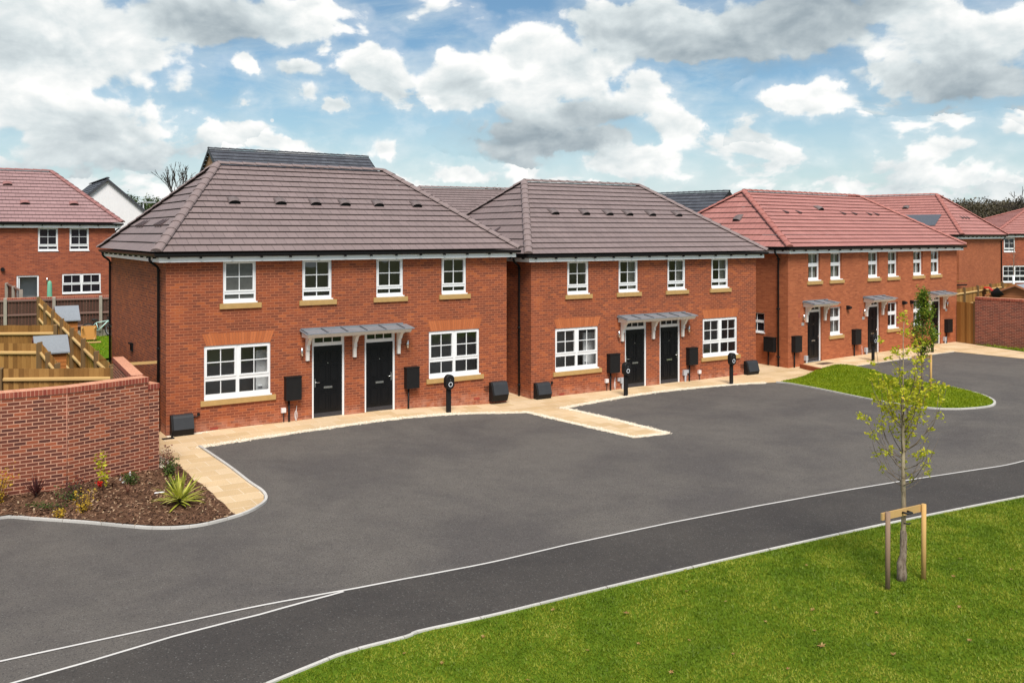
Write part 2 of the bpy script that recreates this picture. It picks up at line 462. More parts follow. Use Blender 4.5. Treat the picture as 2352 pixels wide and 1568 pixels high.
glass('glass', .9)
plain('pane_dark', (.016, .016, .020), .05, .3, 2, spec=.5)
plain('pane_frost', (.085, .085, .08), .25, .2, 9, spec=.5)


# ------------------------------------------------------------------ geometry helpers
class MB:
    def __init__(s):
        s.v, s.f, s.uv, s.sm, s.mi = [], [], [], [], {}
    def quad(s, pts, uv=None, smooth=False):
        i = len(s.v)
        s.v += [tuple(p) for p in pts]
        s.f.append(list(range(i, i + len(pts))))
        s.uv.append(uv)
        s.sm.append(smooth)
    def box(s, x0, x1, y0, y1, z0, z1, P=None, skip=''):
        c = [(x, y, z) for z in (z0, z1) for y in (y0, y1) for x in (x0, x1)]
        if P:
            c = [P(*p) for p in c]
        for k, ids in (('b', (0, 2, 3, 1)), ('t', (4, 5, 7, 6)), ('f', (0, 1, 5, 4)), ('k', (2, 6, 7, 3)), ('l', (0, 4, 6, 2)), ('r', (1, 3, 7, 5))):
            if k not in skip:
                s.quad([c[j] for j in ids])
    def holed(s, x0, x1, z0, z1, holes, y, depth, P=None, back=False):
        P = P or (lambda a, b, c: (a, b, c))
        xs = sorted({x0, x1, *[h[0] for h in holes], *[h[1] for h in holes]})
        zs = sorted({z0, z1, *[h[2] for h in holes], *[h[3] for h in holes]})
        for xa, xb in zip(xs, xs[1:]):
            for za, zb in zip(zs, zs[1:]):
                mx, mz = (xa + xb) / 2, (za + zb) / 2
                if any(h[0] < mx < h[1] and h[2] < mz < h[3] for h in holes):
                    continue
                s.quad([P(xa, y, za), P(xb, y, za), P(xb, y, zb), P(xa, y, zb)])
        for a, b, c, d in holes:
            yb = y + depth
            s.quad([P(a, y, c), P(a, yb, c), P(b, yb, c), P(b, y, c)])
            s.quad([P(a, y, d), P(b, y, d), P(b, yb, d), P(a, yb, d)])
            s.quad([P(a, y, c), P(a, y, d), P(a, yb, d), P(a, yb, c)])
            s.quad([P(b, y, c), P(b, yb, c), P(b, yb, d), P(b, y, d)])
    def ring(s, a, b, c, d, wd, y, depth, P=None):
        """raised picture frame round the opening a..b, c..d"""
        P = P or (lambda q, w, e: (q, w, e))
        s.holed(a - wd, b + wd, c - wd, d + wd, [(a, b, c, d)], y, depth, P)
        A, B, C, D, yb = a - wd, b + wd, c - wd, d + wd, y + depth
        s.quad([P(A, y, C), P(B, y, C), P(B, yb, C), P(A, yb, C)][::-1])
        s.quad([P(A, y, D), P(A, yb, D), P(B, yb, D), P(B, y, D)][::-1])
        s.quad([P(A, y, C), P(A, yb, C), P(A, yb, D), P(A, y, D)][::-1])
        s.quad([P(B, y, C), P(B, y, D), P(B, yb, D), P(B, yb, C)][::-1])
    def tube(s, pts, rads, n=8, caps=True, smooth=True):
        pts = [Vector(p) for p in pts]
        if not hasattr(rads, '__len__'):
            rads = [rads] * len(pts)
        base = len(s.v)
        up = None
        for i, p in enumerate(pts):
            a = pts[max(0, i - 1)]
            b = pts[min(len(pts) - 1, i + 1)]
            d = (b - a).normalized()
            if up is None:
                up = d.orthogonal().normalized()
            else:
                up = (up - d * up.dot(d))
                up = up.normalized() if up.length > 1e-6 else d.orthogonal().normalized()
            sd_ = d.cross(up)
            for k in range(n):
                an = 2 * math.pi * k / n
                s.v.append(tuple(p + (up * math.cos(an) + sd_ * math.sin(an)) * rads[i]))
        for i in range(len(pts) - 1):
            for k in range(n):
                k2 = (k + 1) % n
                s.f.append([base + i * n + k, base + i * n + k2, base + (i + 1) * n + k2, base + (i + 1) * n + k])
                s.uv.append(None); s.sm.append(smooth)
        if caps:
            s.f.append([base + k for k in range(n)][::-1]); s.uv.append(None); s.sm.append(False)
            e = base + (len(pts) - 1) * n
            s.f.append([e + k for k in range(n)]); s.uv.append(None); s.sm.append(False)
    def prism(s, prof, x0, x1, P=None):
        """extrude a (y, z) outline along x"""
        P = P or (lambda a, b, c: (a, b, c))
        n = len(prof)
        s.quad([P(x0, y, z) for y, z in prof])
        s.quad([P(x1, y, z) for y, z in prof][::-1])
        for i in range(n):
            (y0, z0), (y1, z1) = prof[i], prof[(i + 1) % n]
            s.quad([P(x0, y0, z0), P(x0, y1, z1), P(x1, y1, z1), P(x1, y0, z0)][::-1])
    def build(s, name, mat, parent=None, loc=None, bevel=0.0, mat2=None):
        me = bpy.data.meshes.new(name)
        me.from_pydata(s.v, [], s.f)
        uvl = me.uv_layers.new(name='UVMap')
        data = np.zeros(len(me.loops) * 2, dtype=np.float32)
        li = 0
        V = np.array(s.v, dtype=np.float64)
        for f, uv in zip(s.f, s.uv):
            k = len(f)
            if uv is not None:
                data[li * 2:(li + k) * 2] = np.array(uv, dtype=np.float32).ravel()
            else:
                p = V[f]
                nn = np.zeros(3)
                for j in range(k):
                    a, b = p[j], p[(j + 1) % k]
                    nn += np.array([(a[1] - b[1]) * (a[2] + b[2]), (a[2] - b[2]) * (a[0] + b[0]), (a[0] - b[0]) * (a[1] + b[1])])
                ln = math.sqrt(nn @ nn) or 1.0
                nn /= ln
                if abs(nn[2]) > .98:
                    q = p[:, :2]
                else:
                    tt = np.array([-nn[1], nn[0], 0.0])
                    tt /= math.sqrt(tt @ tt)
                    bb = np.cross(nn, tt)
                    q = np.stack([p @ tt, p @ bb], 1)
                data[li * 2:(li + k) * 2] = q.astype(np.float32).ravel()
            li += k
        uvl.data.foreach_set('uv', data)
        me.polygons.foreach_set('use_smooth', s.sm)
        me.materials.append(MATS[mat])
        if mat2:
            me.materials.append(MATS[mat2])
            for i_ in s.mi: me.polygons[i_].material_index = 1
        me.update()
        o = bpy.data.objects.new(name, me)
        COL.objects.link(o)
        if parent:
            o.parent = parent
        if loc:
            o.location = loc
        if bevel:
            b = o.modifiers.new('bevel', 'BEVEL')
            b.width = bevel
            b.segments = 2
            b.limit_method = 'ANGLE'
        return o


def npmesh(name, verts, nper, mat, parent=None, loc=None):
    """mesh of separate faces with nper corners each (blades, leaves, chips)"""
    n = len(verts)
    me = bpy.data.meshes.new(name)
    me.vertices.add(n)
    me.vertices.foreach_set('co', np.asarray(verts, dtype=np.float32).ravel())
    me.loops.add(n)
    me.loops.foreach_set('vertex_index', np.arange(n, dtype=np.int32))
    me.polygons.add(n // nper)
    me.polygons.foreach_set('loop_start', np.arange(0, n, nper, dtype=np.int32))
    me.polygons.foreach_set('loop_total', np.full(n // nper, nper, dtype=np.int32))
    me.update(calc_edges=True)
    me.validate()
    me.materials.append(MATS[mat])
    o = bpy.data.objects.new(name, me)
    COL.objects.link(o)
    if parent:
        o.parent = parent
    if loc is not None:
        o.location = loc
    return o


def tag(o, label=None, cat=None, group=None, kind=None):
    if label: o['label'] = label
    if cat: o['category'] = cat
    if group: o['group'] = group
    if kind: o['kind'] = kind
    return o


def empty(name, loc, rz=0.0, label=None, cat=None, group=None):
    o = bpy.data.objects.new(name, None)
    o.empty_display_size = .3
    COL.objects.link(o)
    o.location = loc
    o.rotation_euler = (0, 0, rz)
    return tag(o, label, cat, group)


def copy_tree(o, parent=None):
    c = o.copy()
    COL.objects.link(c)
    if parent:
        c.parent = parent
    for ch in list(o.children):
        copy_tree(ch, c)
    return c


def sm(a, b, x):
    t = min(1.0, max(0.0, (x - a) / (b - a)))
    return t * t * (3 - 2 * t)


def G(x, sharp=False):
    return -.19 * sm(-4, 0, x) + (.12 * sm(11.98, 12.3, x) if sharp else .12 * sm(11.6, 13.6, x))


def T(x, y, sharp=False):
    """height of the ground: dips between the houses, climbs towards the back gardens"""
    w = -x * .543 + y * .84
    return G(x, sharp) + min(1.2, max(0.0, .05 * (w - 27)))


def spline(pts, n=6, closed=False):
    out = []
    m = len(pts)
    for i in range(m if closed else m - 1):
        if closed:
            p0, p1, p2, p3 = (pts[(i + k) % m] for k in (-1, 0, 1, 2))
        else:
            p0, p1, p2, p3 = pts[max(0, i - 1)], pts[i], pts[i + 1], pts[min(m - 1, i + 2)]
        for k in range(n):
            t = k / n
            out.append(tuple(.5 * (2 * p1[j] + (p2[j] - p0[j]) * t + (2 * p0[j] - 5 * p1[j] + 4 * p2[j] - p3[j]) * t * t
                                   + (3 * p1[j] - p0[j] - 3 * p2[j] + p3[j]) * t ** 3) for j in range(len(p1))))
    if not closed:
        out.append(tuple(pts[-1]))
    return out


def sheet(name, poly, off, mat, kind='structure', sharp=False, grid=None, wcuts=False, rotuv=0.0, uvorg=(0, 0), parent=None, hfun=None):
    bm = bmesh.new()
    bm.faces.new([bm.verts.new((x, y, 0)) for x, y in poly])
    xs = [-4 + .5 * i for i in range(9)] + [11.6 + .4 * i for i in range(6)] + ([11.98, 12.06, 12.14, 12.22, 12.3] if sharp else [])
    cuts = [((x, 0, 0), (1, 0, 0)) for x in xs]
    if grid:
        x0, x1, y0, y1 = min(p[0] for p in poly), max(p[0] for p in poly), min(p[1] for p in poly), max(p[1] for p in poly)
        cuts += [((x0 + grid * i, 0, 0), (1, 0, 0)) for i in range(1, int((x1 - x0) / grid) + 1)]
        cuts += [((0, y0 + grid * i, 0), (0, 1, 0)) for i in range(1, int((y1 - y0) / grid) + 1)]
    if wcuts:
        cuts += [((-.543 * w, .84 * w, 0), (-.543, .84, 0)) for w in (26.9, 27.0, 30, 34, 38, 42, 46, 50.9, 51.0)]
    for co, no in cuts:
        bmesh.ops.bisect_plane(bm, geom=bm.verts[:] + bm.edges[:] + bm.faces[:], plane_co=co, plane_no=no)
    bmesh.ops.triangulate(bm, faces=bm.faces[:])
    if bm.faces and sum(f.normal.z * f.calc_area() for f in bm.faces) < 0:
        bmesh.ops.reverse_faces(bm, faces=bm.faces[:])
    uvl = bm.loops.layers.uv.new('UVMap')
    c, s_ = math.cos(rotuv), math.sin(rotuv)
    for f in bm.faces:
        f.smooth = bool(hfun)
        for l in f.loops:
            x, y = l.vert.co.x - uvorg[0], l.vert.co.y - uvorg[1]
            l[uvl].uv = (x * c + y * s_, -x * s_ + y * c)
    for v in bm.verts:
        v.co.z = T(v.co.x, v.co.y, sharp) + off + (hfun(v.co.x, v.co.y) if hfun else 0)
    me = bpy.data.meshes.new(name)
    bm.to_mesh(me)
    bm.free()
    me.materials.append(MATS[mat])
    o = bpy.data.objects.new(name, me)
    COL.objects.link(o)
    o['kind'] = kind
    return o


def ribbon(name, pts, width, z0, z1, mat, kind='structure', jitter=0.0, closed=False, seg=None, sharp=False):
    """kerb / edging / painted line along a line on the ground"""
    mb = MB()
    fine = []
    for a, b in zip(pts, list(pts[1:]) + ([pts[0]] if closed else [])):
        k = max(1, int(math.dist(a, b) / .3))
        fine += [(a[0] + (b[0] - a[0]) * i / k, a[1] + (b[1] - a[1]) * i / k) for i in range(k)]
    pts = fine if closed else fine + [tuple(pts[-1])]
    n = len(pts)
    L_, R_ = [], []
    run = [0.0]
    for i in range(n):
        a = Vector(pts[i - 1] if (i or closed) else pts[i]); b = Vector(pts[(i + 1) % n] if (i < n - 1 or closed) else pts[i])
        d = (b - a).normalized()
        nn = Vector((-d.y, d.x))
        p = Vector(pts[i])
        wj = width / 2 * (1 + jitter * random.uniform(-1, 1))
        wk = width / 2 * (1 + jitter * random.uniform(-1, 1))
        L_.append(p + nn * wj); R_.append(p - nn * wk)
        if i: run.append(run[-1] + (Vector(pts[i]) - Vector(pts[i - 1])).length)
    for i in range(n if closed else n - 1):
        j = (i + 1) % n
        l0, l1, r0, r1 = L_[i], L_[j], R_[i], R_[j]
        t = lambda p, h: (p.x, p.y, T(p.x, p.y, sharp) + h)
        ua, ub_ = i * .3, i * .3 + .3
        mb.quad([t(l0, z1), t(r0, z1), t(r1, z1), t(l1, z1)], [(ua, .1), (ua, .1 + width), (ub_, .1 + width), (ub_, .1)])
        if z1 - z0 > .012:
            mb.quad([t(r0, z1), t(r0, z0), t(r1, z0), t(r1, z1)], [(ua, .3), (ua, .2), (ub_, .2), (ub_, .3)])
            mb.quad([t(l0, z1), t(l1, z1), t(l1, z0), t(l0, z0)], [(ua, .3), (ub_, .3), (ub_, .2), (ua, .2)])
    o = mb.build(name, mat)
    o['kind'] = kind
    return o


def inpoly(px, py, poly):
    ins = np.zeros(len(px), bool)
    n = len(poly)
    for i in range(n):
        x0, y0 = poly[i]; x1, y1 = poly[(i + 1) % n]
        c = ((y0 > py) != (y1 > py)) & (px < (x1 - x0) * (py - y0) / (y1 - y0 + 1e-12) + x0)
        ins ^= c
    return ins


# ------------------------------------------------------------------ the ground
TH = .5743
sheet('ground', [(-260, -60), (260, -60), (260, 420), (-260, 420)], -.06, 'earth', grid=20, wcuts=True)
line_a = [(-12, 7.9), (-6.42, 11.36), (-4.65, 12.45), (-3.09, 13.42), (-2.39, 13.89), (-1.7, 14.40), (-1.0, 14.89), (1.0, 16.21), (3.0, 17.41), (5.0, 18.51), (7.0, 19.54), (9.0, 20.5), (11.0, 21.4), (13.0, 22.28), (15.0, 23.14), (34, 31.2)]
line_b = [(-11, 6.1), (-5.94, 10.83), (-5.32, 11.34), (-4.51, 12.07), (-3.56, 12.78), (-2.74, 13.55), (-2.39, 13.89)]
lawn_kerb = [(-7, 5.9), (-2.87, 10.90), (-2.16, 11.75), (-1.44, 12.33), (-1.10, 12.65), (1.0, 13.92), (3.0, 15.07), (5.0, 16.18), (7.0, 17.25), (9.0, 18.27), (11.0, 19.25), (13.0, 20.19), (15.0, 21.09), (34, 29.4)]
sheet('road', [(-40, -8), (42, -8), (42, 50), (31, 50.6), (20.6, 45.2), (-10.5, 25.1), (-40, 6.1)], 0.0, 'asphalt_main')
sheet('lane', line_b[:-1] + line_a[4:] + lawn_kerb[::-1], .004, 'asphalt_lane')
ribbon('road_line', line_a, .045, .0, .010, 'line_paint')
ribbon('road_line', line_b[:-1] + [(-2.55, 13.74)], .045, .0, .009, 'line_paint')
lawn_poly = lawn_kerb + [(34, -3), (-7, -3)]
sheet('lawn', lawn_poly, .012, 'turf')
ribbon('kerb', spline(lawn_kerb, 4), .05, -.02, .035, 'kerb')

path_poly = [(-5.29, 17.24), (-5.08, 17.59), (-4.99, 17.96), (-4.98, 18.21), (-5.09, 18.61), (-5.30, 18.99), (-5.69, 19.55), (-6.55, 20.89), (-7.87, 22.80),
             (-6.60, 23.90), (-5.23, 25.0), (-3.48, 26.32), (-2.5, 27.1), (-1.62, 27.7), (-.75, 28.07), (.46, 28.29), (1.68, 26.78), (3.34, 24.80), (4.36, 25.28), (3.15, 27.02),
             (1.64, 28.98), (3.93, 31.02), (5.79, 32.32), (8.09, 33.45), (9.4, 33.85), (10.01, 34.01), (10.82, 34.77), (11.98, 36.02), (12.83, 36.75), (13.30, 37.03), (13.49, 36.93),
             (15.67, 38.51), (19.39, 41.29), (20.42, 41.96), (22.33, 39.58), (27, 33.7), (28.6, 35.2), (23.65, 41.75), (22.98, 44.0), (22.5, 45.6), (20.6, 48.2), (-10.79, 26.57), (-10.3, 24.9),
             (-9.37, 23.99), (-8.67, 22.21), (-8.36, 21.72), (-7.63, 20.78), (-6.47, 19.02)]
sheet('path', path_poly, .012, 'paving', sharp=True, rotuv=TH, uvorg=(-5.29, 17.24))
# edges of loose cream gravel
def dense(pts, st=.12):
    out = []
    for a, b in zip(pts, pts[1:]):
        k = max(1, int(math.dist(a, b) / st))
        out += [(a[0] + (b[0] - a[0]) * i / k, a[1] + (b[1] - a[1]) * i / k) for i in range(k)]
    return out + [pts[-1]]
random.seed(3)
edge1 = dense(spline(path_poly[8:16], 4)); edge2 = dense(path_poly[15:21]); edge3 = dense(spline(path_poly[20:25], 4))
ribbon('gravel_strip', edge1, .22, 0, .017, 'gravel_cream', jitter=.4)
ribbon('gravel_strip', edge2, .16, 0, .020, 'gravel_cream', jitter=.4)
ribbon('gravel_strip', edge3, .20, 0, .0235, 'gravel_cream', jitter=.4)
ribbon('gravel_strip', dense(path_poly[30:34]), .06, 0, .018, 'gravel_cream', jitter=.4)
kerb_l = spline([(-9.9, 16.9), (-9.51, 17.14), (-9.0, 17.04), (-8.0, 16.85), (-6.98, 16.59), (-6.5, 16.5), (-6.07, 16.52), (-5.68, 16.68), (-5.34, 17.04), (-5.08, 17.45), (-4.96, 17.9), (-4.95, 18.25), (-5.07, 18.63),
                 (-5.28, 19.01), (-5.67, 19.57), (-6.53, 20.91), (-7.87, 22.86)], 4)
ribbon('kerb', kerb_l, .06, -.02, .045, 'kerb')
bed_poly = [(-13, 16.7), (-9.9, 16.9), (-9.51, 17.16), (-9.0, 17.06), (-8.0, 16.87), (-6.98, 16.61), (-6.5, 16.53), (-6.07, 16.55), (-5.7, 16.7), (-5.36, 17.03), (-5.22, 17.20), (-6.44, 19.04), (-7.63, 20.78), (-8.3, 21.6), (-8.6, 21.4), (-13, 17.9)]


def bedh(x, y):
    return .055 + .05 * math.sin(x * 2.1 + 1) * math.sin(y * 1.7) * min(1, 2 * abs(y - 16.6)) * .6 + .035 * math.sin(x * 7.3 + y * 3.1) * math.sin(y * 6.1 - x) * min(1, max(0, y - 16.75)) * .7


sheet('planting_bed', bed_poly, .0, 'mulch', grid=.16, hfun=bedh)
island_poly = spline([(10.01, 34.01), (10.82, 34.77), (11.98, 36.02), (12.83, 36.75), (13.30, 37.03), (13.76, 36.59), (14.19, 35.10), (14.6, 33.9), (15.2, 32.9), (15.62, 31.97), (15.82, 30.97), (15.82, 30.19),
                      (15.65, 29.46), (15.35, 28.90), (14.96, 28.52), (14.29, 28.22), (13.58, 28.12), (13.03, 28.41), (12.41, 29.45), (11.53, 31.41), (10.88, 32.73), (10.27, 33.73)], 3)
sheet('lawn', island_poly, .03, 'turf_bright', grid=.5, hfun=lambda x, y: .10 * sm(34.2, 35.5, y) * sm(11.2, 12.2, x))
isl_kerb = spline([(9.9, 34.0), (10.27, 33.73), (10.88, 32.73), (11.53, 31.41), (12.41, 29.45), (13.03, 28.41), (13.58, 28.12), (14.29, 28.22), (14.96, 28.52), (15.35, 28.9), (15.65, 29.46), (15.82, 30.19), (15.82, 30.97), (15.62, 31.97), (15.2, 32.9), (14.6, 33.9)], 4)
ribbon('kerb', isl_kerb, .07, -.02, .045, 'kerb')
sheet('lawn', [(22.75, 44.5), (23.0, 44.0), (23.65, 41.75), (28.6, 35.2), (29, 36), (24.2, 42.6), (22.9, 44.6)], .03, 'turf')
# back garden
sheet('garden_lawn', [(-9.6, 24.9), (-14.2, 31.5), (-16, 34.5), (-12, 41), (-30, 41), (-30, 24.3), (-10.4, 24.3)], .03, 'turf_bright', grid=1.0, wcuts=True)
ribbon('brick_step', [(11.93, 37.5), (12.27, 36.05)], .10, -.05, .20, 'brick_red')


def grass(name, poly, n, h, mat, ymax=99, clip=True, hump=None):
    xs = [p[0] for p in poly]; ys = [p[1] for p in poly]
    out = []
    x = rng.uniform(min(xs), max(xs), n); y = rng.uniform(min(ys), min(ymax, max(ys)), n)
    k = inpoly(x, y, poly)
    if clip:
        k &= (np.abs(x) < y * .68 + .6)
    x, y = x[k], y[k]
    z = np.array([T(a, b) + (hump(a, b) if hump else 0) for a, b in zip(x, y)]) + .02
    hh = h * rng.uniform(.5, 1.25, len(x)); a = rng.uniform(0, 2 * np.pi, len(x)); ln = rng.uniform(.2, 1.1, len(x)) * hh
    wd = rng.uniform(.004, .0075, len(x)) * (1 + y / 22)
    dx, dy = np.cos(a), np.sin(a)
    b = rng.uniform(0, 2 * np.pi, len(x))
    ex, ey = np.cos(b) * wd, np.sin(b) * wd
    v = np.empty((len(x), 3, 3))
    v[:, 0] = np.stack([x - ex, y - ey, z], 1)
    v[:, 1] = np.stack([x + ex, y + ey, z], 1)
    v[:, 2] = np.stack([x + dx * ln, y + dy * ln, z + hh], 1)
    return tag(npmesh(name, v.reshape(-1, 3), 3, mat), kind='stuff')


grass('grass', [(-3.26, 10.2)] + [(a + .035, b - .06) for a, b in lawn_kerb[1:13]] + [(15, 9), (-3.26, 9)], 420000, .034, 'grass_blade', ymax=24)
grass('grass', [(12.9 + (a - 12.9) * .985, 32.3 + (b - 32.3) * .985) for a, b in island_poly], 90000, .045, 'grass_bright', hump=lambda x, y: .02 + .10 * sm(34.2, 35.5, y) * sm(11.2, 12.2, x))
grass('grass', [(22.75, 44.6), (23.02, 44.2), (23.72, 41.9), (26, 38.7), (26.6, 39.4), (24.1, 42.7), (22.85, 44.65)], 5000, .13, 'grass_blade')
grass('grass', [(-10.9, 25.3), (-14.1, 31.5), (-16, 34.5), (-15, 41), (-19.5, 40.5), (-19.6, 38)], 30000, .06, 'grass_bright')

# ------------------------------------------------------------------ house pieces
def cap_line(mb, a, b, rad, seg=.42, n=6, squash=1.0):
    """overlapping ridge tiles from a to b"""
    a, b = Vector(a), Vector(b)
    d = (b - a); Ltot = d.length; d.normalize()
    side = d.cross(Vector((0, 0, 1))).normalized()
    up = side.cross(d).normalized()
    k = max(1, round(Ltot / seg))
    prof = [(math.cos(math.pi * j / n), math.sin(math.pi * j / n)) for j in range(n + 1)]
    for i in range(k):
        s0, s1 = Ltot * i / k - (.035 if i else 0), Ltot * (i + 1) / k
        r0, r1 = rad * 1.10, rad * .94
        lf = .012
        ring = lambda s_, r_, l_: [a + d * s_ + side * (x * r_) + up * (y * r_ * .62 + l_ - .02) for x, y in prof]
        A, B = ring(s0, r0, lf), ring(s1, r1, 0)
        for j in range(n):
            mb.quad([A[j], A[j + 1], B[j + 1], B[j]])
        mb.quad(A)


def slope_courses(mb, A0, B0, A1, B1, gauge=.345, lip=.038):
    """tile courses between the eave line A0-B0 and the top line A1-B1; (A,B) left and right when seen from outside"""
    A0, B0, A1, B1 = map(Vector, (A0, B0, A1, B1))
    eave = (B0 - A0).normalized()
    nrm = eave.cross(A1 - A0).normalized()
    if nrm.z < 0: nrm = -nrm
    upv = nrm.cross(eave).normalized()
    Ls = (A1 - A0).dot(upv)
    k = max(2, round(Ls / gauge))
    off = 0
    for i in range(k):
        t0, t1 = i / k, (i + 1) / k
        a0, b0 = A0.lerp(A1, t0), B0.lerp(B1, t0)
        a1, b1 = A0.lerp(A1, t1), B0.lerp(B1, t1)
        h0 = nrm * (lip + random.uniform(-.002, .002))
        h1 = nrm * .004
        u = lambda p: (p - A0).dot(eave)
        v0, v1 = i * .345 + .001, (i + 1) * .345 - .001
        mb.quad([a0 + h0, b0 + h0, b1 + h1, a1 + h1], [(u(a0), v0), (u(b0), v0), (u(b1), v1), (u(a1), v1)])
        c0, c1 = a0 + upv * .02 - nrm * .002, b0 + upv * .02 - nrm * .002
        mb.quad([a0 + h0, c0, c1, b0 + h0], [(0, v0)] * 4)
    return nrm, upv


def vent_box(parent, pos, eave, nrm, upv, w=.34, h=.15, ln=.42, mat='vent_grey', name='roof_vent'):
    """hooded roof vent with a dark mouth facing down the slope"""
    mb = MB()
    pos, e, n, u = map(Vector, (pos, eave, nrm, upv))
    k = 6
    arc = [(-math.cos(math.pi * i / k), .35 + .65 * math.sin(math.pi * i / k)) for i in range(k + 1)]
    def row(a, hh, ww):
        return [pos + e * (x * ww / 2) + u * a + n * (max(.0, y * hh) + .02) for x, y in arc]
    R0, R1, R2, R3 = row(-ln / 2, h * .85, w), row(-ln * .2, h, w), row(ln * .2, h * .7, w * .92), row(ln / 2, .02, w * .8)
    for A, B in ((R0, R1), (R1, R2), (R2, R3)):
        for i in range(k):
            mb.quad([A[i], A[i + 1], B[i + 1], B[i]], smooth=True)
        for q in (0, k):
            a, b = A[q], B[q]
            mb.quad([a, b, b - n * .12, a - n * .12])
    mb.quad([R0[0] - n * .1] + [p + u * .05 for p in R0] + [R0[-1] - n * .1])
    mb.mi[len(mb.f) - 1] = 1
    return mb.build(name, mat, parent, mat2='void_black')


def vent_tri(parent, pos, eave, nrm, upv, mat='vent_dark'):
    """small hooded tile vent"""
    mb = MB()
    pos, e, n, u = map(Vector, (pos, eave, nrm, upv))
    a, b = pos - e * .09 - u * .15, pos + e * .09 - u * .15
    c, d = pos - e * .07 + u * .17, pos + e * .07 + u * .17
    l = n * .10
    s = n * .02
    mb.quad([a + l, b + l, d + s, c + s]); mb.quad([a + l, a, b, b + l]); mb.quad([a + l, c + s, a]); mb.quad([b + l, b, d + s])
    return mb.build('roof_vent', mat, parent)


def hip_roof(root, L, e, r, d, zg, H, mat, rmat, r2=None):
    D = 2 * d - 2 * e
    r2 = r if r2 is None else r2
    c = [(-e, -e, zg), (L + e, -e, zg), (L + e, D + e, zg), (-e, D + e, zg)]
    p, q = (-e + r, -e + d, H), (L + e - r2, -e + d, H)
    mb = MB()
    info = {}
    info['front'] = slope_courses(mb, c[0], c[1], p, q)
    info['right'] = slope_courses(mb, c[1], c[2], q, q)
    info['back'] = slope_courses(mb, c[2], c[3], q, p)
    info['left'] = slope_courses(mb, c[3], c[0], p, p)
    mb.quad([(x, y, z - .03) for x, y, z in c][::-1])
    roof = mb.build('roof', mat, root)
    cb = MB()
    up = Vector((0, 0, .045))
    for a, b in ((c[0], p), (c[1], q), (c[2], q), (c[3], p), (p, q)):
        cap_line(cb, Vector(a) + up, Vector(b) + up, .135)
    cb.build('ridge_capping', rmat, roof)
    return roof, info, c, p, q, D


def eaves(root, L, e, D, zg, sides='flrb', brackets=True):
    """white fascia and soffit, black half round gutter"""
    fb = MB(); gb = MB()
    o = e - .09
    z0, z1 = zg - .255, zg - .03
    fb.box(-o, L + o, -o, D + o, z0, z1)
    fb.build('fascia', 'fascia_white', root)
    def gut(p, q, nx, ny):
        P0, P1 = Vector(p), Vector(q)
        n = Vector((nx, ny, 0)); k = 7
        prof = [(math.cos(math.pi * j / k) * .064, -.02 - math.sin(math.pi * j / k) * .065) for j in range(k + 1)]
        prof = [(.068, .012)] + prof + [(-.058, .0)]
        A = [P0 + n * a + Vector((0, 0, b)) for a, b in prof]
        B = [P1 + n * a + Vector((0, 0, b)) for a, b in prof]
        for i in range(len(prof) - 1):
            gb.quad([A[i], B[i], B[i + 1], A[i + 1]])
        gb.quad(A); gb.quad(B[::-1])
        if brackets:
            d = (P1 - P0); ln = d.length; d.normalize()
            m = int(ln / .8)
            for i in range(m):
                c = P0 + d * (.35 + (ln - .7) * i / max(1, m - 1))
                a = c - d * .025; b = c + d * .025
                z = Vector((0, 0, -.125)); w = n * .03
                gb.quad([a + w, b + w, b + w + z, a + w + z]); gb.quad([a - n * .05, a + w, a + w + z, a - n * .05 + z]); gb.quad([b + w, b - n * .05, b - n * .05 + z, b + w + z])
                gb.quad([a + w + z, b + w + z, b - n * .05 + z, a - n * .05 + z])
    g = o + .068
    zz = zg - .035
    gut((-g - .05, -g, zz), (L + g + .05, -g, zz), 0, -1)
    gut((-g, D + g, zz), (-g, -g, zz), -1, 0)
    gut((L + g, -g, zz), (L + g, D + g, zz), 1, 0)
    gb.build('gutter', 'black_plastic', root)


def downpipe(root, x, y, zg, nx, ny, ztop=None, zbot=0.0, e=.316):
    """pipe down the wall at x, y with a swan neck out to the gutter"""
    mb = MB()
    zt = zg - .09
    k = e - .09 + .06
    c = Vector((x + nx * .06, y + ny * .06, 0))
    g = Vector((x + nx * k, y + ny * k, 0))
    pts = [(g.x, g.y, zt), (g.x, g.y, zt - .12), (g.x - nx * .03, g.y - ny * .03, zt - .17), (c.x + nx * .03, c.y + ny * .03, zt - .30), (c.x, c.y, zt - .36), (c.x, c.y, zbot)]
    mb.tube(pts, .036, 10)
    for z in (zt - .42, (zt + zbot) / 2, zbot + .5):
        mb.tube([(c.x, c.y, z), (c.x, c.y, z + .05)], .047, 10)
        tx, ty = -ny, nx
        mb.box(c.x - .02 - abs(tx) * .06, c.x + .02 + abs(tx) * .06, c.y - .02 - abs(ty) * .06, c.y + .02 + abs(ty) * .06, z, z + .04)
    return mb.build('downpipe', 'black_plastic', root)


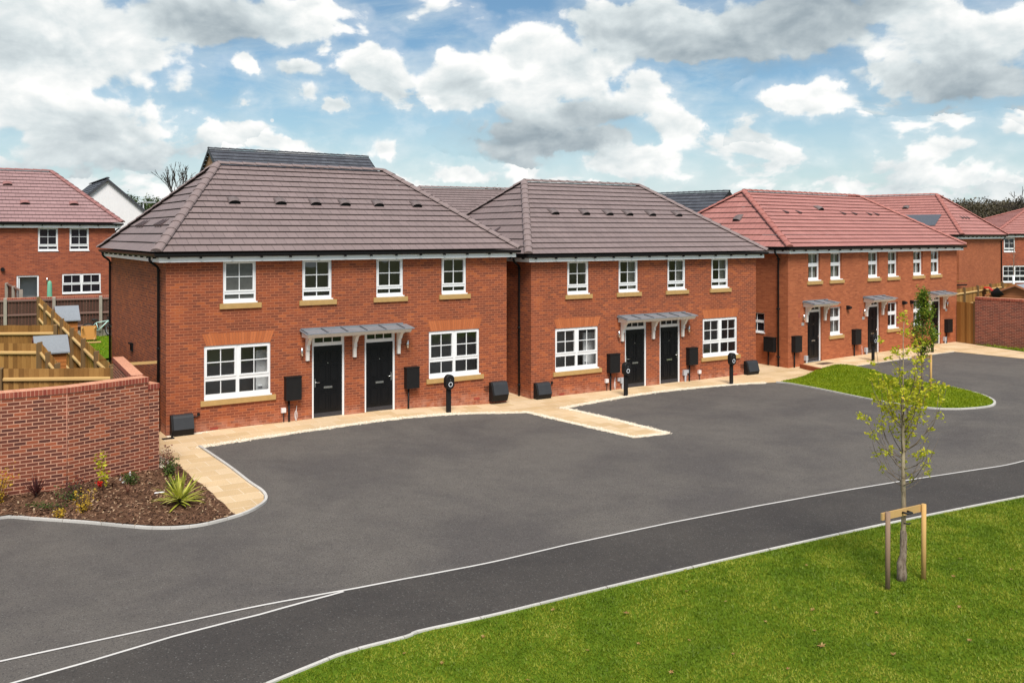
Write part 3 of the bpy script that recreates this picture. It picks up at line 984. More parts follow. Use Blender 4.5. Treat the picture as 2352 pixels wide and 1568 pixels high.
def window(root, x0, x1, z0, z1, kind, P=None, rec=.03, sill=True, pane='glass', dressing=None):
    w, h = x1 - x0, z1 - z0
    P = P or (lambda a, b, c: (a, b, c))
    lights = []      # x0, x1, z0, z1, nx, nz, sash
    if kind == 'A':
        k = h / 1.16
        lights += [(.085, w - .085, h - .81 * k, h - .085 * k, 2, 2, True), (.05, w - .05, h - 1.045 * k, h - .925 * k, 2, 1, False)]
    elif kind == 'B':
        k = h / 1.46
        m = w / 2
        for a, b in ((0, m), (m, w)):
            la, lb = a + (.08 if a == 0 else .085), b - (.08 if b == w else .085)
            lights.append((la, lb, h - .82 * k, h - .095 * k, 2, 2, True))
            la, lb = a + (.045), b - (.045)
            lights.append((la, lb, h - 1.315 * k, h - .955 * k, 2, 1, False))
    elif kind == 'D':
        m = w / 2
        for a, b in ((0, m), (m, w)):
            lights.append((a + .075, b - .075, h * .56, h - .08, 2, 1, True))
            lights.append((a + .045, b - .045, .10, h * .45, 2, 1, False))
    elif kind == 'C':
        k = h / 1.17
        lights += [(.06, w - .06, h - .42 * k, h - .06 * k, 2, 1, False), (.06, w - .06, h - 1.03 * k, h - .57 * k, 2, 1, False)]
    fb = MB()
    holes = [(x0 + a, x0 + b, z0 + c, z0 + d) for a, b, c, d, *_ in lights]
    fb.holed(x0, x1, z0, z1, holes, rec, .045, P)
    pb = MB()
    for (a, b, c, d, nx, nz, sash), (A, B, C, D) in zip(lights, holes):
        if sash:
            fb.ring(A, B, C, D, .042, rec - .016, .016, P)
        for i in range(1, nx):
            x = A + (B - A) * i / nx
            fb.box(x - .0105, x + .0105, rec + .012, rec + .035, C, D, P)
        for i in range(1, nz):
            z = C + (D - C) * i / nz
            for j in range(nx):
                xa, xb = A + (B - A) * j / nx + (.012 if j else 0), A + (B - A) * (j + 1) / nx - (.012 if j < nx - 1 else 0)
                fb.box(xa, xb, rec + .013, rec + .034, z - .012, z + .012, P)
        pb.quad([P(A, rec + .036, C), P(B, rec + .036, C), P(B, rec + .036, D), P(A, rec + .036, D)])
    fb.box(x0 + .002, x1 + .03, -.035, rec + .01, z0 - .002, z0 + .035, P)
    f = fb.build('window', 'white_upvc', root)
    pb.build('pane', pane, f)
    if sill:
        sb = MB()
        sb.box(x0 - .10, x1 + .14, -.055, .07, z0 - .147, z0 - .003, P)
        sb.build('sill', 'sandstone', f, bevel=.006)
    if dressing:
        cb = MB()
        if dressing == 'blind':
            n = int(h / .05)
            for i in range(n):
                z = z0 + .04 + i * .05
                cb.quad([P(x0 + .03, .22, z), P(x1 - .03, .22, z), P(x1 - .03, .245, z + .03), P(x0 + .03, .245, z + .03)])
            cb.build('blind', 'blind', f)
        else:
            a, b = (x0 + w * (.5 if kind == 'C' else .72), x1 + .1) if dressing == 'right' else (x0 - .05, x1 + .1)
            k = 22
            for i in range(k):
                u0, u1 = a + (b - a) * i / k, a + (b - a) * (i + 1) / k
                y0, y1 = .27 + .03 * math.sin(i * 1.9), .27 + .03 * math.sin((i + 1) * 1.9)
                cb.quad([P(u0, y0, z0), P(u1, y1, z0), P(u1, y1, z1 + .05), P(u0, y0, z1 + .05)], smooth=True)
            cb.build('curtain', 'curtain', f)
    return f


def front_door(root, x0, x1, hinge_right=True, rec=.05, ztop=2.50):
    """white frame with a three pane light over a black panelled door"""
    fw = .058
    la, lb = x0 + fw, x1 - fw
    zt = 2.11
    fb = MB()
    hol = [(la, lb, .02, zt), (la + .03, lb - .03, zt + .10, ztop - .07)]
    fb.holed(x0, x1, .0, ztop, hol, rec - .02, .06)
    A, B, C, D = hol[1]
    for i in (1, 2):
        x = A + (B - A) * i / 3
        fb.box(x - .011, x + .011, rec, rec + .02, C, D)
    fr = fb.build('door_frame', 'white_upvc', root)
    pb = MB(); pb.quad([(A, rec + .025, C), (B, rec + .025, C), (B, rec + .025, D), (A, rec + .025, D)])
    pb.build('pane', 'pane_dark', fr)
    db = MB()
    y = rec + .01
    db.quad([(la, y, .02), (lb, y, .02), (lb, y, zt), (la, y, zt)])
    w = lb - la
    def panel(a, b, c, d):
        A_, B_ = la + w * a, la + w * b
        # raised bevelled field inside a groove
        o = .02
        ya, yb_ = y - .010, y - .004
        db.ring(A_ + .03, B_ - .03, c + .03, d - .03, .03, y - .011, .012)
        db.quad([(A_ + .03, y - .002, c + .03), (B_ - .03, y - .002, c + .03), (B_ - .03, y - .002, d - .03), (A_ + .03, y - .002, d - .03)])
        db.box(A_ + .055, B_ - .055, y - .014, y - .001, c + .055, d - .055)
    for a, b in ((.13, .46), (.54, .87)):
        panel(a, b, 1.64, 1.96)
        panel(a, b, 1.02, 1.56)
        panel(a, b, .22, .76)
    db.ring(la + w * .2, la + w * .8, .82, .96, .03, y - .011, .012)
    d = db.build('front_door', 'door_black', root)
    kb = MB(); kb.box(la + .01, lb - .01, y - .006, y - .001, .03, .16); kb.build('kick_plate', 'kick_plate', d)
    lb_ = MB(); cx = la + w * .5
    lb_.box(cx - .13, cx + .13, y - .03, y - .002, .865, .925); lb_.build('letterbox', 'chrome', d, bevel=.008)
    hb = MB(); hx = la + .05 if hinge_right else lb - .05; sgn = 1 if hinge_right else -1
    hb.box(hx - .014, hx + .014, y - .012, y - .001, .92, 1.16)
    hb.tube([(hx, y - .012, 1.06), (hx, y - .055, 1.06), (hx + sgn * .02, y - .06, 1.06), (hx + sgn * .13, y - .06, 1.055)], .010, 8)
    hb.build('handle', 'chrome', d)
    vb = MB(); vb.tube([(cx, y - .016, 1.60), (cx, y - .002, 1.60)], .013, 10); vb.build('spyhole', 'chrome', d)
    sb = MB(); sb.box(x0 - .02, x1 + .02, -.04, rec, -.03, .018); sb.build('threshold', 'grey_lid', fr)
    return d


def canopy(root, x0, x1, brs, zb=2.63, dep=.57, battens=6):
    """lead sheet canopy on white gallows brackets"""
    mb = MB()
    zf = zb - .095
    mb.prism([(.0, zb - .05), (-dep, zf - .02), (-dep, zf + .005), (-.0, zb - .02)], x0 + .02, x1 - .02)
    mb.box(x0 + .05, x1 - .14, -.025, .0, zb - .02, zb + .025)
    c = mb.build('door_canopy', 'lead', root)
    for i in range(battens):
        x = x0 + (x1 - x0) * (i + .12) / (battens - .3)
        if x < x1 - .03:
            bb = MB()
            bb.prism([(-.02, zb - .018), (-dep + .02, zf + .004), (-dep + .02, zf + .030), (-.02, zb + .012)], x - .018, x + .018)
            bb.build('batten', 'lead_dark', c)
    tb = MB()
    a, b = x0 + .09, x1 - .09
    tb.prism([(0, zf - .13), (-dep + .13, zf - .13), (-dep + .09, zf - .10), (-dep + .06, zf - .06), (-dep + .03, zf - .02), (-dep + .03, zf - .022), (0, zb - .055)], a, b)
    tb.build('canopy_moulding', 'white_paint', c)
    for x in brs:
        kb = MB()
        zt = zf - .132
        prof = [(0, 1.72), (-.075, 1.72), (-.085, 2.02), (-.12, 2.03), (-.12, 2.17), (-.17, 2.19), (-.20, 2.24), (-.235, 2.31), (-.30, zt - .03), (-.38, zt - .02), (-.38, zt), (0, zt)]
        kb.prism(prof, x - .048, x + .048)
        kb.build('bracket', 'white_paint', c, bevel=.004)
    return c


def meter_box(root, x0, x1, z0, z1, P=None, dep=.20, name='meter_box'):
    mb = MB()
    mb.box(x0, x1, -dep, 0, z0, z1 - .02, P)
    mb.box(x0 - .012, x1 + .012, -dep - .012, 0, z1 - .019, z1 + .012, P)
    o = mb.build(name, 'black_box', root, bevel=.012)
    pb = MB()
    P_ = P or (lambda a, b, c: (a, b, c))
    x = x0 + (x1 - x0) * .28
    pb.tube([P_(x, -.06, z0), P_(x, -.06, -.2)], .028, 8)
    pb.build('conduit', 'black_plastic', o)
    return o


def gas_box(root, x0, x1, zb=-.03, zt=.56, side='r'):
    mb = MB()
    mb.prism([(0, zb), (-.19, zb), (-.262, zb + .20), (-.262, zb + .23), (-.16, zt - .09), (-.13, zt - .03), (-.10, zt - .006), (0, zt - .006)], x0, x1)
    o = mb.build('gas_meter_box', 'black_box', root, bevel=.01)
    lb = MB()
    prof = [(0, zt), (-.10, zt), (-.145, zt - .02), (-.18, zt - .08), (-.275, zb + .22), (-.255, zb + .21), (-.165, zt - .085), (-.135, zt - .035), (-.10, zt - .018), (0, zt - .018)]
    lb.prism(prof, x0 + .055, x1 + .004)
    lb.build('lid', 'grey_lid', o, bevel=.006)
    pb = MB()
    if side == 'r':
        pb.tube([(x1, -.04, zt - .12), (x1 + .14, -.04, zt - .10), (x1 + .17, -.02, zt - .05)], .018, 8)
        pb.tube([(x1 + .17, -.045, zt - .05), (x1 + .17, 0, zt - .05)], .04, 10)
    else:
        pb.tube([(x0, -.04, zt - .13), (x0 - .16, -.04, zt - .13), (x0 - .17, .0, zt - .13)], .013, 8)
        pb.tube([(x0, -.04, zt - .23), (x0 - .16, -.04, zt - .23), (x0 - .17, .0, zt - .23)], .013, 8)
    pb.build('gas_pipe', 'black_plastic', o)
    return o


def wall_light(root, x, z):
    mb = MB()
    mb.box(x - .03, x + .03, -.03, 0, z - .10, z + .06)
    mb.tube([(x, -.075, z - .11), (x, -.075, z + .13)], .034, 12)
    mb.build('wall_light', 'chrome', root)


def airbrick(root, x, z, w=.215, h=.065, mat='terracotta'):
    mb = MB(); mb.box(x - w / 2, x + w / 2, -.006, 0, z - h / 2, z + h / 2)
    mb.build('air_brick', mat, root)


def socket(root, x, z, cable=True):
    mb = MB(); mb.box(x - .065, x + .065, -.075, 0, z - .065, z + .065)
    o = mb.build('junction_box', 'cable_white', root, bevel=.012)
    pb = MB(); pb.tube([(x + .01, -.035, z - .06), (x + .01, -.035, -.2)], .013, 6); pb.build('cable', 'black_plastic', o)


def loop_cable(root, x, z, mat='cable_white', r=.09):
    mb = MB()
    pts = [(x + r * .5 * math.sin(a) + .03 * (a / 6), -.03 - .004 * a, z - r * 1.5 * math.cos(a)) for a in [i * .35 for i in range(19)]]
    mb.tube([(x + .05, -.01, z + .28)] + pts, .008, 6)
    mb.build('cable_loop', mat, root)


def arch(root, x0, x1, z0, z1, flare):
    """flat splayed arch of soldier bricks over a window"""
    mb = MB()
    n = max(8, int((x1 - x0) / .35))
    for i in range(n):
        a, b = i / n, (i + 1) / n
        lo = lambda t: x0 + (x1 - x0) * t
        hi = lambda t: x0 - flare + (x1 - x0 + 2 * flare) * t
        zl = lambda t: z1 + .0
        mb.quad([(lo(a), -.003, z0), (lo(b), -.003, z0), (hi(b), -.003, z1), (hi(a), -.003, z1)],
                [(lo(a), .01), (lo(b), .01), (lo(b), .33), (lo(a), .33)])
    mb.quad([(x0, -.003, z0), (x0, .01, z0), (x1, .01, z0), (x1, -.003, z0)])
    mb.build('brick_arch', 'brick_soldier', root)


def interior(root, L, D, zt, floor_z, depth=2.6):
    mb = MB()
    mb.quad([(.3, depth, .0), (L - .3, depth, .0), (L - .3, depth, zt), (.3, depth, zt)][::-1])
    mb.quad([(.3, .3, floor_z), (L - .3, .3, floor_z), (L - .3, depth, floor_z), (.3, depth, floor_z)])
    mb.quad([(.3, .3, floor_z - .22), (L - .3, .3, floor_z - .22), (L - .3, depth, floor_z - .22), (.3, depth, floor_z - .22)][::-1])
    mb.quad([(.3, .2, .01), (L - .3, .2, .01), (L - .3, depth, .01), (.3, depth, .01)])
    mb.quad([(.3, .3, zt), (L - .3, .3, zt), (L - .3, depth, zt), (.3, depth, zt)][::-1])
    for x in (L / 2, L / 4 * .98, L * .755):
        mb.quad([(x, .25, floor_z), (x, depth, floor_z), (x, depth, zt), (x, .25, zt)])
    mb.quad([(L / 2, .25, 0), (L / 2, depth, 0), (L / 2, depth, floor_z), (L / 2, .25, floor_z)])
    mb.build('interior_wall', 'interior', root)


HOUSE_G = 'brick houses of the new estate'
ROOF_T = dict(e=.316, r=2.775, d=4.535, zg=4.868, H=7.577)


def semi(X0, Y0, th, zb, label, zlow, curtains):
    L = 10.70
    root = empty('house', (X0, Y0, zb), th, label, 'house', HOUSE_G)
    R_ = ROOF_T
    D = 2 * R_['d'] - 2 * R_['e']
    up = [(1.49, 2.40), (3.74, 4.63), (6.05, 6.94), (8.28, 9.17)]
    lo = [(.98, 2.81), (7.83, 9.66)]
    doors = [(4.03, 5.03), (5.67, 6.67)]
    ops = [(a, b, 3.46, 4.635) for a, b in up] + [(a, b, .85, 2.32) for a, b in lo] + [(a, b, 0, 2.5) for a, b in doors]
    mb = MB()
    zt = 4.66
    mb.holed(0, L, zlow, zt, ops, 0, .10)
    mb.quad([(0, D, zlow), (0, 0, zlow), (0, 0, zt), (0, D, zt)])
    mb.quad([(L, 0, zlow), (L, D, zlow), (L, D, zt), (L, 0, zt)])
    mb.quad([(L, D, zlow), (0, D, zlow), (0, D, zt), (L, D, zt)])
    mb.build('wall', 'brick_orange', root)
    interior(root, L, D, zt - .02, 2.55, 1.5)
    roof, info, c, p, q, D = hip_roof(root, L, R_['e'], R_['r'], R_['d'], R_['zg'], R_['H'], 'tile_grey', 'ridge_grey')
    eaves(root, L, R_['e'], D, R_['zg'])
    nrm, upv = info['front']
    for u in (2.37, 3.78, 4.90, 5.88, 7.04, 8.43):
        t = .545
        vent_box(roof, (u, -R_['e'] + R_['d'] * t, R_['zg'] + (R_['H'] - R_['zg']) * t), (1, 0, 0), nrm, upv)
    nrm, upv = info['left']
    for v in (5.25, 5.64, 6.03, 2.55, 2.9, 3.25) if zb > -.1 else (3.0, 4.2):
        t = .30
        vent_tri(roof, (-R_['e'] + R_['r'] * t, v, R_['zg'] + (R_['H'] - R_['zg']) * t), (0, -1, 0), nrm, upv)
    downpipe(root, 0, .66, R_['zg'], -1, 0, zbot=zlow + .05)
    downpipe(root, 0, D - .12, R_['zg'], -1, 0, zbot=zlow + .05)
    for i, (a, b) in enumerate(up):
        window(root, a, b, 3.46, 4.635, 'A', pane='pane_frost' if (i == 0 and curtains) else 'glass', dressing=None if (i == 0 or curtains) else 'right')
    for i, (a, b) in enumerate(lo):
        window(root, a, b, .85, 2.32, 'B')
        arch(root, a + .06, b - .01, 2.33, 2.655, .115)
    ib = MB()
    ib.box(2.55, 3.32, .50, .54, .02, 2.05)
    ib.box(2.60, 2.72, .46, .50, 1.02, 1.045)
    ib.build('interior_door', 'interior_white', root)
    for i, (a, b) in enumerate(doors):
        front_door(root, a, b, hinge_right=(i == 0))
    canopy(root, 3.63, 7.07, (3.88, 5.33, 6.77))
    wall_light(root, 3.70, 1.98); wall_light(root, 7.06, 1.98)
    meter_box(root, 3.20, 3.65, .65, 1.31); meter_box(root, 6.97, 7.40, .64, 1.28)
    gas_box(root, .09, .66, side='r'); gas_box(root, 10.02, 10.62, zb=-.06, side='l')
    socket(root, 3.17, .37)
    loop_cable(root, 3.52, .18)
    airbrick(root, 1.25, .07); airbrick(root, 9.56, .07)
    for x, z in ((0.0, 0.0),):
        pass
    ub = MB()
    if not curtains:
        for x, z in ((3.98 - .12, .33), (7.02 - .15, .36)):
            ub.box(x - .075, x + .075, -.09, 0, z - .10, z + .10); ub.tube([(x + .02, -.05, z - .1), (x + .02, -.05, -.1)], .04, 8)
            ub.box(x - .19 if x < 5 else x + .09, x - .09 if x < 5 else x + .19, -.06, 0, z - .02, z + .10)
        ub.build('utility_box', 'utility_grey', root, bevel=.01)
        socket(root, 7.62, .33)
    else:
        # extract grille and small plate on the flank wall
        vb = MB()
        vb.ring(-.10, .10, 1.80, 1.99, .03, -.05, .05, lambda a, b, c_: (b, 4.64 - a, c_))
        vb.box(-.13, .13, -.11, -.02, 1.99, 2.03, lambda a, b, c_: (b, 4.64 - a, c_))
        vb.build('extract_cowl', 'black_plastic', root)
        rb = MB(); rb.box(-.012, 0, 1.84, 1.94, 2.48, 2.74); rb.build('air_brick', 'terracotta', root)
    return root


semi(-9.164, 24.046, .5743, 0.0, 'brick semi-detached pair with grey hipped roof nearest the bark planting bed', -.35, True)
semi(.642, 30.385, .5624, -.181, 'brick semi-detached pair with grey hipped roof in the middle, beside the buff spur path', -.15, False)


def terrace():
    L, zt = 13.945, 4.66
    X0, Y0, th, zb = 11.373, 37.379, .6517, -.044
    e, r, d, zg, H = .316, 2.581, 4.354, 4.868, 7.387
    D = 2 * d - 2 * e
    root = empty('house', (X0, Y0, zb), th, 'red-roofed brick terrace of three homes with three small separate door canopies', 'house', HOUSE_G)
    up = [(1.39, 2.24), (3.0, 3.85), (5.93, 6.79), (7.57, 8.41), (9.79, 10.66), (11.42, 12.28)]
    lo = [(2.97, 3.83), (7.55, 8.42), (9.79, 10.64)]
    doors = [(1.34, 2.34), (5.88, 6.86), (11.40, 12.36)]
    ops = [(a, b, 3.43, 4.61) for a, b in up] + [(a, b, 1.03, 2.26) for a, b in lo] + [(a, b, 0, 2.46) for a, b in doors]
    mb = MB()
    zl = -.45
    mb.holed(0, L, zl, zt, ops, 0, .15)
    side = lambda a, b, c: (b, D - a, c)
    sw = (D - 2.03, D - 1.18, 1.22, 2.08)
    mb.holed(0, D, zl, zt, [sw], 0, .12, side)
    mb.quad([(L, 0, zl), (L, D, zl), (L, D, zt), (L, 0, zt)])
    mb.quad([(L, D, zl), (0, D, zl), (0, D, zt), (L, D, zt)])
    mb.build('wall', 'brick_red', root)
    interior(root, L, D, zt - .02, 2.55, 1.5)
    roof, info, c, p, q, D = hip_roof(root, L, e, r, d, zg, H, 'tile_red', 'ridge_red')
    eaves(root, L, e, D, zg)
    nrm, upv = info['front']
    pos = lambda u, t: (u, -e + d * t, zg + (H - zg) * t)
    for u in (3.02, 4.0, 7.54, 8.5, 9.8, 10.45):
        vent_tri(roof, pos(u, .61), (1, 0, 0), nrm, upv)
    vent_box(roof, pos(6.1, .70), (1, 0, 0), nrm, upv, w=.4)
    nrm, upv = info['left']
    vent_box(roof, (-e + r * .5, 3.3, zg + (H - zg) * .5), (0, -1, 0), nrm, upv, w=.4)
    for i, (a, b) in enumerate(up):
        window(root, a, b, 3.43, 4.61, 'C', rec=.09, dressing='blind' if i > 3 else 'right')
    for i, (a, b) in enumerate(lo):
        window(root, a, b, 1.03, 2.26, 'C', rec=.09, dressing='right' if i != 1 else None)
    window(root, *sw, 'C', P=side, rec=.05, sill=False, pane='pane_dark')
    for a, b in doors:
        front_door(root, a, b, hinge_right=False, rec=.08, ztop=2.46)
    for x0, x1, br in ((.95, 2.92, (1.24, 2.55)), (5.46, 7.45, (5.75, 7.07)), (11.02, 12.98, (11.25, 12.63))):
        canopy(root, x0, x1, br, zb=2.60, battens=3)
    for x in (1.0, 5.52, 12.88):
        wall_light(root, x, 1.93)
        nb = MB(); nb.box(x - .09, x + .09, -.012, 0, 1.59, 1.71); nb.build('number_plaque', 'numbers', root)
    for x, z in ((.74, 2.03), (5.28, 2.03), (12.95, 2.03)):
        airbrick(root, x, z, .09, .2, 'rust_plate')
    for x in (4.26, 8.86, 9.56):
        sb = MB(); sb.prism([(0, 2.12), (-.10, 2.10), (-.19, 2.16), (-.19, 2.22), (-.06, 2.28), (0, 2.28)], x - .08, x + .08)
        sb.build('security_lamp', 'black_plastic', root, bevel=.01)
    meter_box(root, .22, .68, .53, 1.19); meter_box(root, 4.60, 5.06, .53, 1.19); meter_box(root, 12.70, 13.16, .54, 1.18)
    meter_box(root, D - 1.08, D - .58, .50, 1.10, P=side)
    downpipe(root, 0, .44, zg, -1, 0, zbot=-.2)
    for x in (1.16, 5.66, 12.66):
        ub = MB(); ub.box(x - .08, x + .08, -.10, 0, .12, .32); ub.tube([(x + .02, -.06, .15), (x + .02, -.06, -.15)], .045, 8)
        ub.build('utility_box', 'utility_grey', root, bevel=.01)
    loop_cable(root, 5.35, .14, 'cable_pink', .10); loop_cable(root, 12.88, .24, 'cable_pink', .07)
    # plinth line
    return root


terrace()

# ------------------------------------------------------------------ houses behind
def simple_hip(name, label, X0, Y0, th, zb, L, r, d, zg, H, bmat, tmat, rmat, r2=None, ops=(), e=.316, wins=(), D_=None):
    root = empty(name, (X0, Y0, zb), th, label, 'house', HOUSE_G)
    D = 2 * d - 2 * e
    mb = MB()
    zt = zg - .205
    mb.holed(0, L, -1.5, zt, list(ops), 0, .10)
    mb.quad([(0, D, -1.5), (0, 0, -1.5), (0, 0, zt), (0, D, zt)])
    mb.quad([(L, 0, -1.5), (L, D, -1.5), (L, D, zt), (L, 0, zt)])
    mb.quad([(L, D, -1.5), (0, D, -1.5), (0, D, zt), (L, D, zt)])
    mb.build('wall', bmat, root)
    roof, info, *_ = hip_roof(root, L, e, r, d, zg, H, tmat, rmat, r2)
    eaves(root, L, e, D, zg)
    for w in wins:
        window(root, *w, sill=False, pane='pane_dark')
    return root, roof, info


# left, behind the gardens: same street angle as the front row
hb_L = 13.3
hx = lambda t: hb_L + t
ub = [(hx(-3.49), hx(-2.61), 3.46, 4.62), (hx(-2.10), hx(-1.22), 3.46, 4.62)]
lb = (hx(-2.43), hx(-.67), 1.34, 2.34)
db = (hx(-4.41), hx(-3.45), 0.0, 2.30)
hb_c = Vector((-20.16, 46.1)) - Vector((math.cos(TH), math.sin(TH))) * hb_L
root, roof, info = simple_hip('house', 'brick house with pinkish hipped roof and open white back door behind the fenced gardens', hb_c.x, hb_c.y, TH, 1.07, hb_L, 2.775, 4.535, 4.868, 7.62,
                              'brick_back', 'tile_pink', 'ridge_pink', ops=ub + [lb, db], wins=[(*ub[0], 'A'), (*ub[1], 'A'), (*lb, 'D')])
nrm, upv = info['front']
for u, t in ((hx(-4.6), .72), (hx(-3.95), .36), (hx(-1.75), .36)):
    vent_box(roof, (u, -.316 + 4.535 * t, 4.868 + 2.75 * t), (1, 0, 0), nrm, upv, w=.42, mat='ridge_pink')
fb = MB()
fb.ring(db[0] + .07, db[1] - .07, .07, db[3] - .07, .07, .03, .06)
fr = fb.build('door_frame', 'white_upvc', root)
ib = MB(); ib.quad([(db[0] - .5, .95, -.1), (db[1] + .9, .95, -.1), (db[1] + .9, .95, 2.4), (db[0] - .5, .95, 2.4)]); ib.quad([(db[0] - .5, .1, -.02), (db[1] + .6, .1, -.02), (db[1] + .6, .95, -.02), (db[0] - .5, .95, -.02)])
ib.build('interior_wall', 'interior_white', root)
ob = MB(); ob.box(db[0] + .09, db[0] + .14, .05, .72, .06, 2.18); ob = ob.build('back_door', 'white_upvc', root)
gb = MB(); gb.quad([(db[0] + .143, .2, .3), (db[0] + .143, .6, .3), (db[0] + .143, .6, 1.95), (db[0] + .143, .2, 1.95)]); gb.build('pane', 'pane_dark', ob)
for x in (hx(-.15), hx(-5.0)):
    vb = MB(); vb.tube([(x, -.12, 2.62), (x, 0, 2.62)], .09, 12); vb.build('flue', 'black_plastic', root)
wall_light(root, hx(-3.1), 2.05)
downpipe(root, hb_L, .3, 4.868, 1, 0)

# grey hipped roof between the first two houses
simple_hip('house', 'house with grey hipped roof showing between the two nearer grey-roofed pairs', -3.6 - 2.5, 51.2, .42, 1.0, 12.0, 2.6, 4.5, 4.9, 7.25, 'brick_back', 'tile_grey', 'ridge_grey')


def gable_house(label, X0, Y0, th, zb, L, D, zg, H, bmat, tmat, rmat, gmat=None, ov=.25):
    """ridge along local x; gables at both ends"""
    root = empty('house', (X0, Y0, zb), th, label, 'house', HOUSE_G)
    mb = MB()
    for x, rev in ((0, False), (L, True)):
        pts = [(x, D, -1), (x, 0, -1), (x, 0, zg), (x, D / 2, H - .05), (x, D, zg)]
        mb.quad(pts[::-1] if rev else pts)
    mb.quad([(0, 0, -1), (L, 0, -1), (L, 0, zg), (0, 0, zg)]); mb.quad([(L, D, -1), (0, D, -1), (0, D, zg), (L, D, zg)])
    mb.build('wall', bmat, root)
    rb = MB()
    k = (H - zg) / (D / 2)
    i1 = slope_courses(rb, (-ov, -ov, zg - k * ov), (L + ov, -ov, zg - k * ov), (-ov, D / 2, H), (L + ov, D / 2, H))
    slope_courses(rb, (L + ov, D + ov, zg - k * ov), (-ov, D + ov, zg - k * ov), (L + ov, D / 2, H), (-ov, D / 2, H))
    roof = rb.build('roof', tmat, root)
    cb = MB(); cap_line(cb, (-ov, D / 2, H + .05), (L + ov, D / 2, H + .05), .13); cb.build('ridge_capping', rmat, roof)
    vb = MB()
    for x in (-ov - .004, L + ov - .026):
        for y0, y1 in ((-ov, D / 2), (D + ov, D / 2)):
            z0, z1 = zg - k * ov, H
            vb.quad([(x, y0, z0 + .045), (x, y1, z1 + .045), (x, y1, z1 - .15), (x, y0, z0 - .15)])
            vb.quad([(x + .03, y0, z0 + .045), (x + .03, y1, z1 + .045), (x + .03, y1, z1 - .15), (x + .03, y0, z0 - .15)])
            vb.quad([(x, y0, z0 + .045), (x + .03, y0, z0 + .045), (x + .03, y1, z1 + .045), (x, y1, z1 + .045)])
            vb.quad([(x, y0, z0 - .15), (x + .03, y0, z0 - .15), (x + .03, y1, z1 - .15), (x, y1, z1 - .15)])
    vb.build('verge', 'black_plastic' if gmat is None else gmat, roof)
    return root, roof, i1


# tall slate roof behind the first house: ridge from (-17.42,52) to (-9.28,57.6)
th = math.atan2(5.6, 8.14)
D = 8.6
ox, oy = -17.3 + D / 2 * math.sin(th), 52.1 - D / 2 * math.cos(th)
r_, roof, (nrm, upv) = gable_house('tall gabled house with dark slate-grey roof rising behind the nearest grey-roofed pair', ox, oy, th, 1.0, 9.75, D, 6.1, 9.25, 'brick_tan', 'tile_slate', 'ridge_slate', ov=.15)
for u in (4.1, 5.05, 6.2, 7.1):
    vent_box(roof, (u, D / 2 * .66, 6.1 + 3.15 * .66), (1, 0, 0), nrm, upv, w=.25, h=.09)
# slate roof with solar panel between second pair and terrace: ridge from (9.67,58.6) to (13.15,55)
th = math.atan2(-3.6, 3.48)
D = 8.0
Lg = 9.0
dx, dy = math.cos(th), math.sin(th)
rx, ry = 13.1 - dx * Lg, 55.05 - dy * Lg
r_, roof, (nrm, upv) = gable_house('gabled house with slate-grey roof and solar panel behind the middle grey-roofed pair', rx + D / 2 * math.sin(th), ry - D / 2 * math.cos(th), th, .5, Lg, D, 4.6, 7.45, 'brick_tan', 'tile_slate', 'ridge_slate', ov=.12)
def solar_panel(roof, u0, u1, t0, t1, e, d, zg, H):
    mb = MB()
    f = lambda u, t, o: (u, -e + d * t, zg + (H - zg) * t + o)
    a = [f(u0, t0, .09), f(u1, t0, .09), f(u1, t1, .09), f(u0, t1, .09)]
    b = [f(u0, t0, .03), f(u1, t0, .03), f(u1, t1, .03), f(u0, t1, .03)]
    mb.quad(a)
    for i in range(4): mb.quad([a[i], b[i], b[(i + 1) % 4], a[(i + 1) % 4]])
    mb.build('solar_panel', 'solar', roof)
solar_panel(roof, 3.2, 5.6, .35, .62, 0, D / 2, 4.6, 7.45)
# white rendered gable, far left
th = R(118)
D = 7.4
ax, ay, az_ = -27.65, 62.0, 9.12
# ridge runs back and left from the apex; local x points away from us along it
lx = (math.cos(R(122)), math.sin(R(122)))
ox, oy = ax + D / 2 * math.sin(R(122)), ay - D / 2 * math.cos(R(122))
gable_house('white rendered gable house with dark roof behind the pinkish-roofed house', ox, oy, R(122), 1.2, 8.5, D, 4.7, 7.95, 'white_render', 'tile_slate', 'ridge_slate', gmat='ridge_slate', ov=.18)
# red roof behind the terrace
root, roof, info = simple_hip('house', 'red hipped-roof brick house with solar panels behind the terrace', 28.75, 58.35, R(45), .25, 8.6, 4.2, 4.6, 4.95, 7.75, 'brick_red', 'tile_red', 'ridge_red') if False else (None, None, None)


def side_house():
    # long hipped house seen end on: local x runs back-left along its length, its right end faces us
    e, zg, H, zb = .316, 4.93, 7.72, .40
    Wd, Lh = 8.3, 15.0
    d = (Wd + 2 * e) / 2
    ang = R(135)
    # local frame: x along length (towards back-left); front (v=0) face is the one towards us-left
    P0 = Vector((28.62, 58.1))
    ux = Vector((math.cos(ang), math.sin(ang)))
    # put far end as local origin so that the near end is the right-hand end seen from its front
    O = P0 + ux * Lh
    root, roof, info = simple_hip('house', 'red hipped-roof brick house with solar panel behind the three-home terrace', O.x, O.y, ang + math.pi, zb, Lh, 3.2, d, zg, H, 'brick_red', 'tile_red', 'ridge_red')
    nrm, upv = info['front']
    solar_panel(roof, 10.6, 13.3, .20, .46, e, d, zg, H)
    vent_box(roof, (10.6, -e + d * .68, zg + (H - zg) * .68), (1, 0, 0), nrm, upv, w=.4)
    nrm, upv = info['right']
    for v in (3.4, 4.0, 4.6):
        vent_tri(roof, (Lh + e - 3.2 * .42, v, zg + (H - zg) * .42), (0, 1, 0), nrm, upv)
    downpipe(root, Lh, Wd - .15, zg, 1, 0)
    airbrick(root, 0, 0)
    return root


side_house()
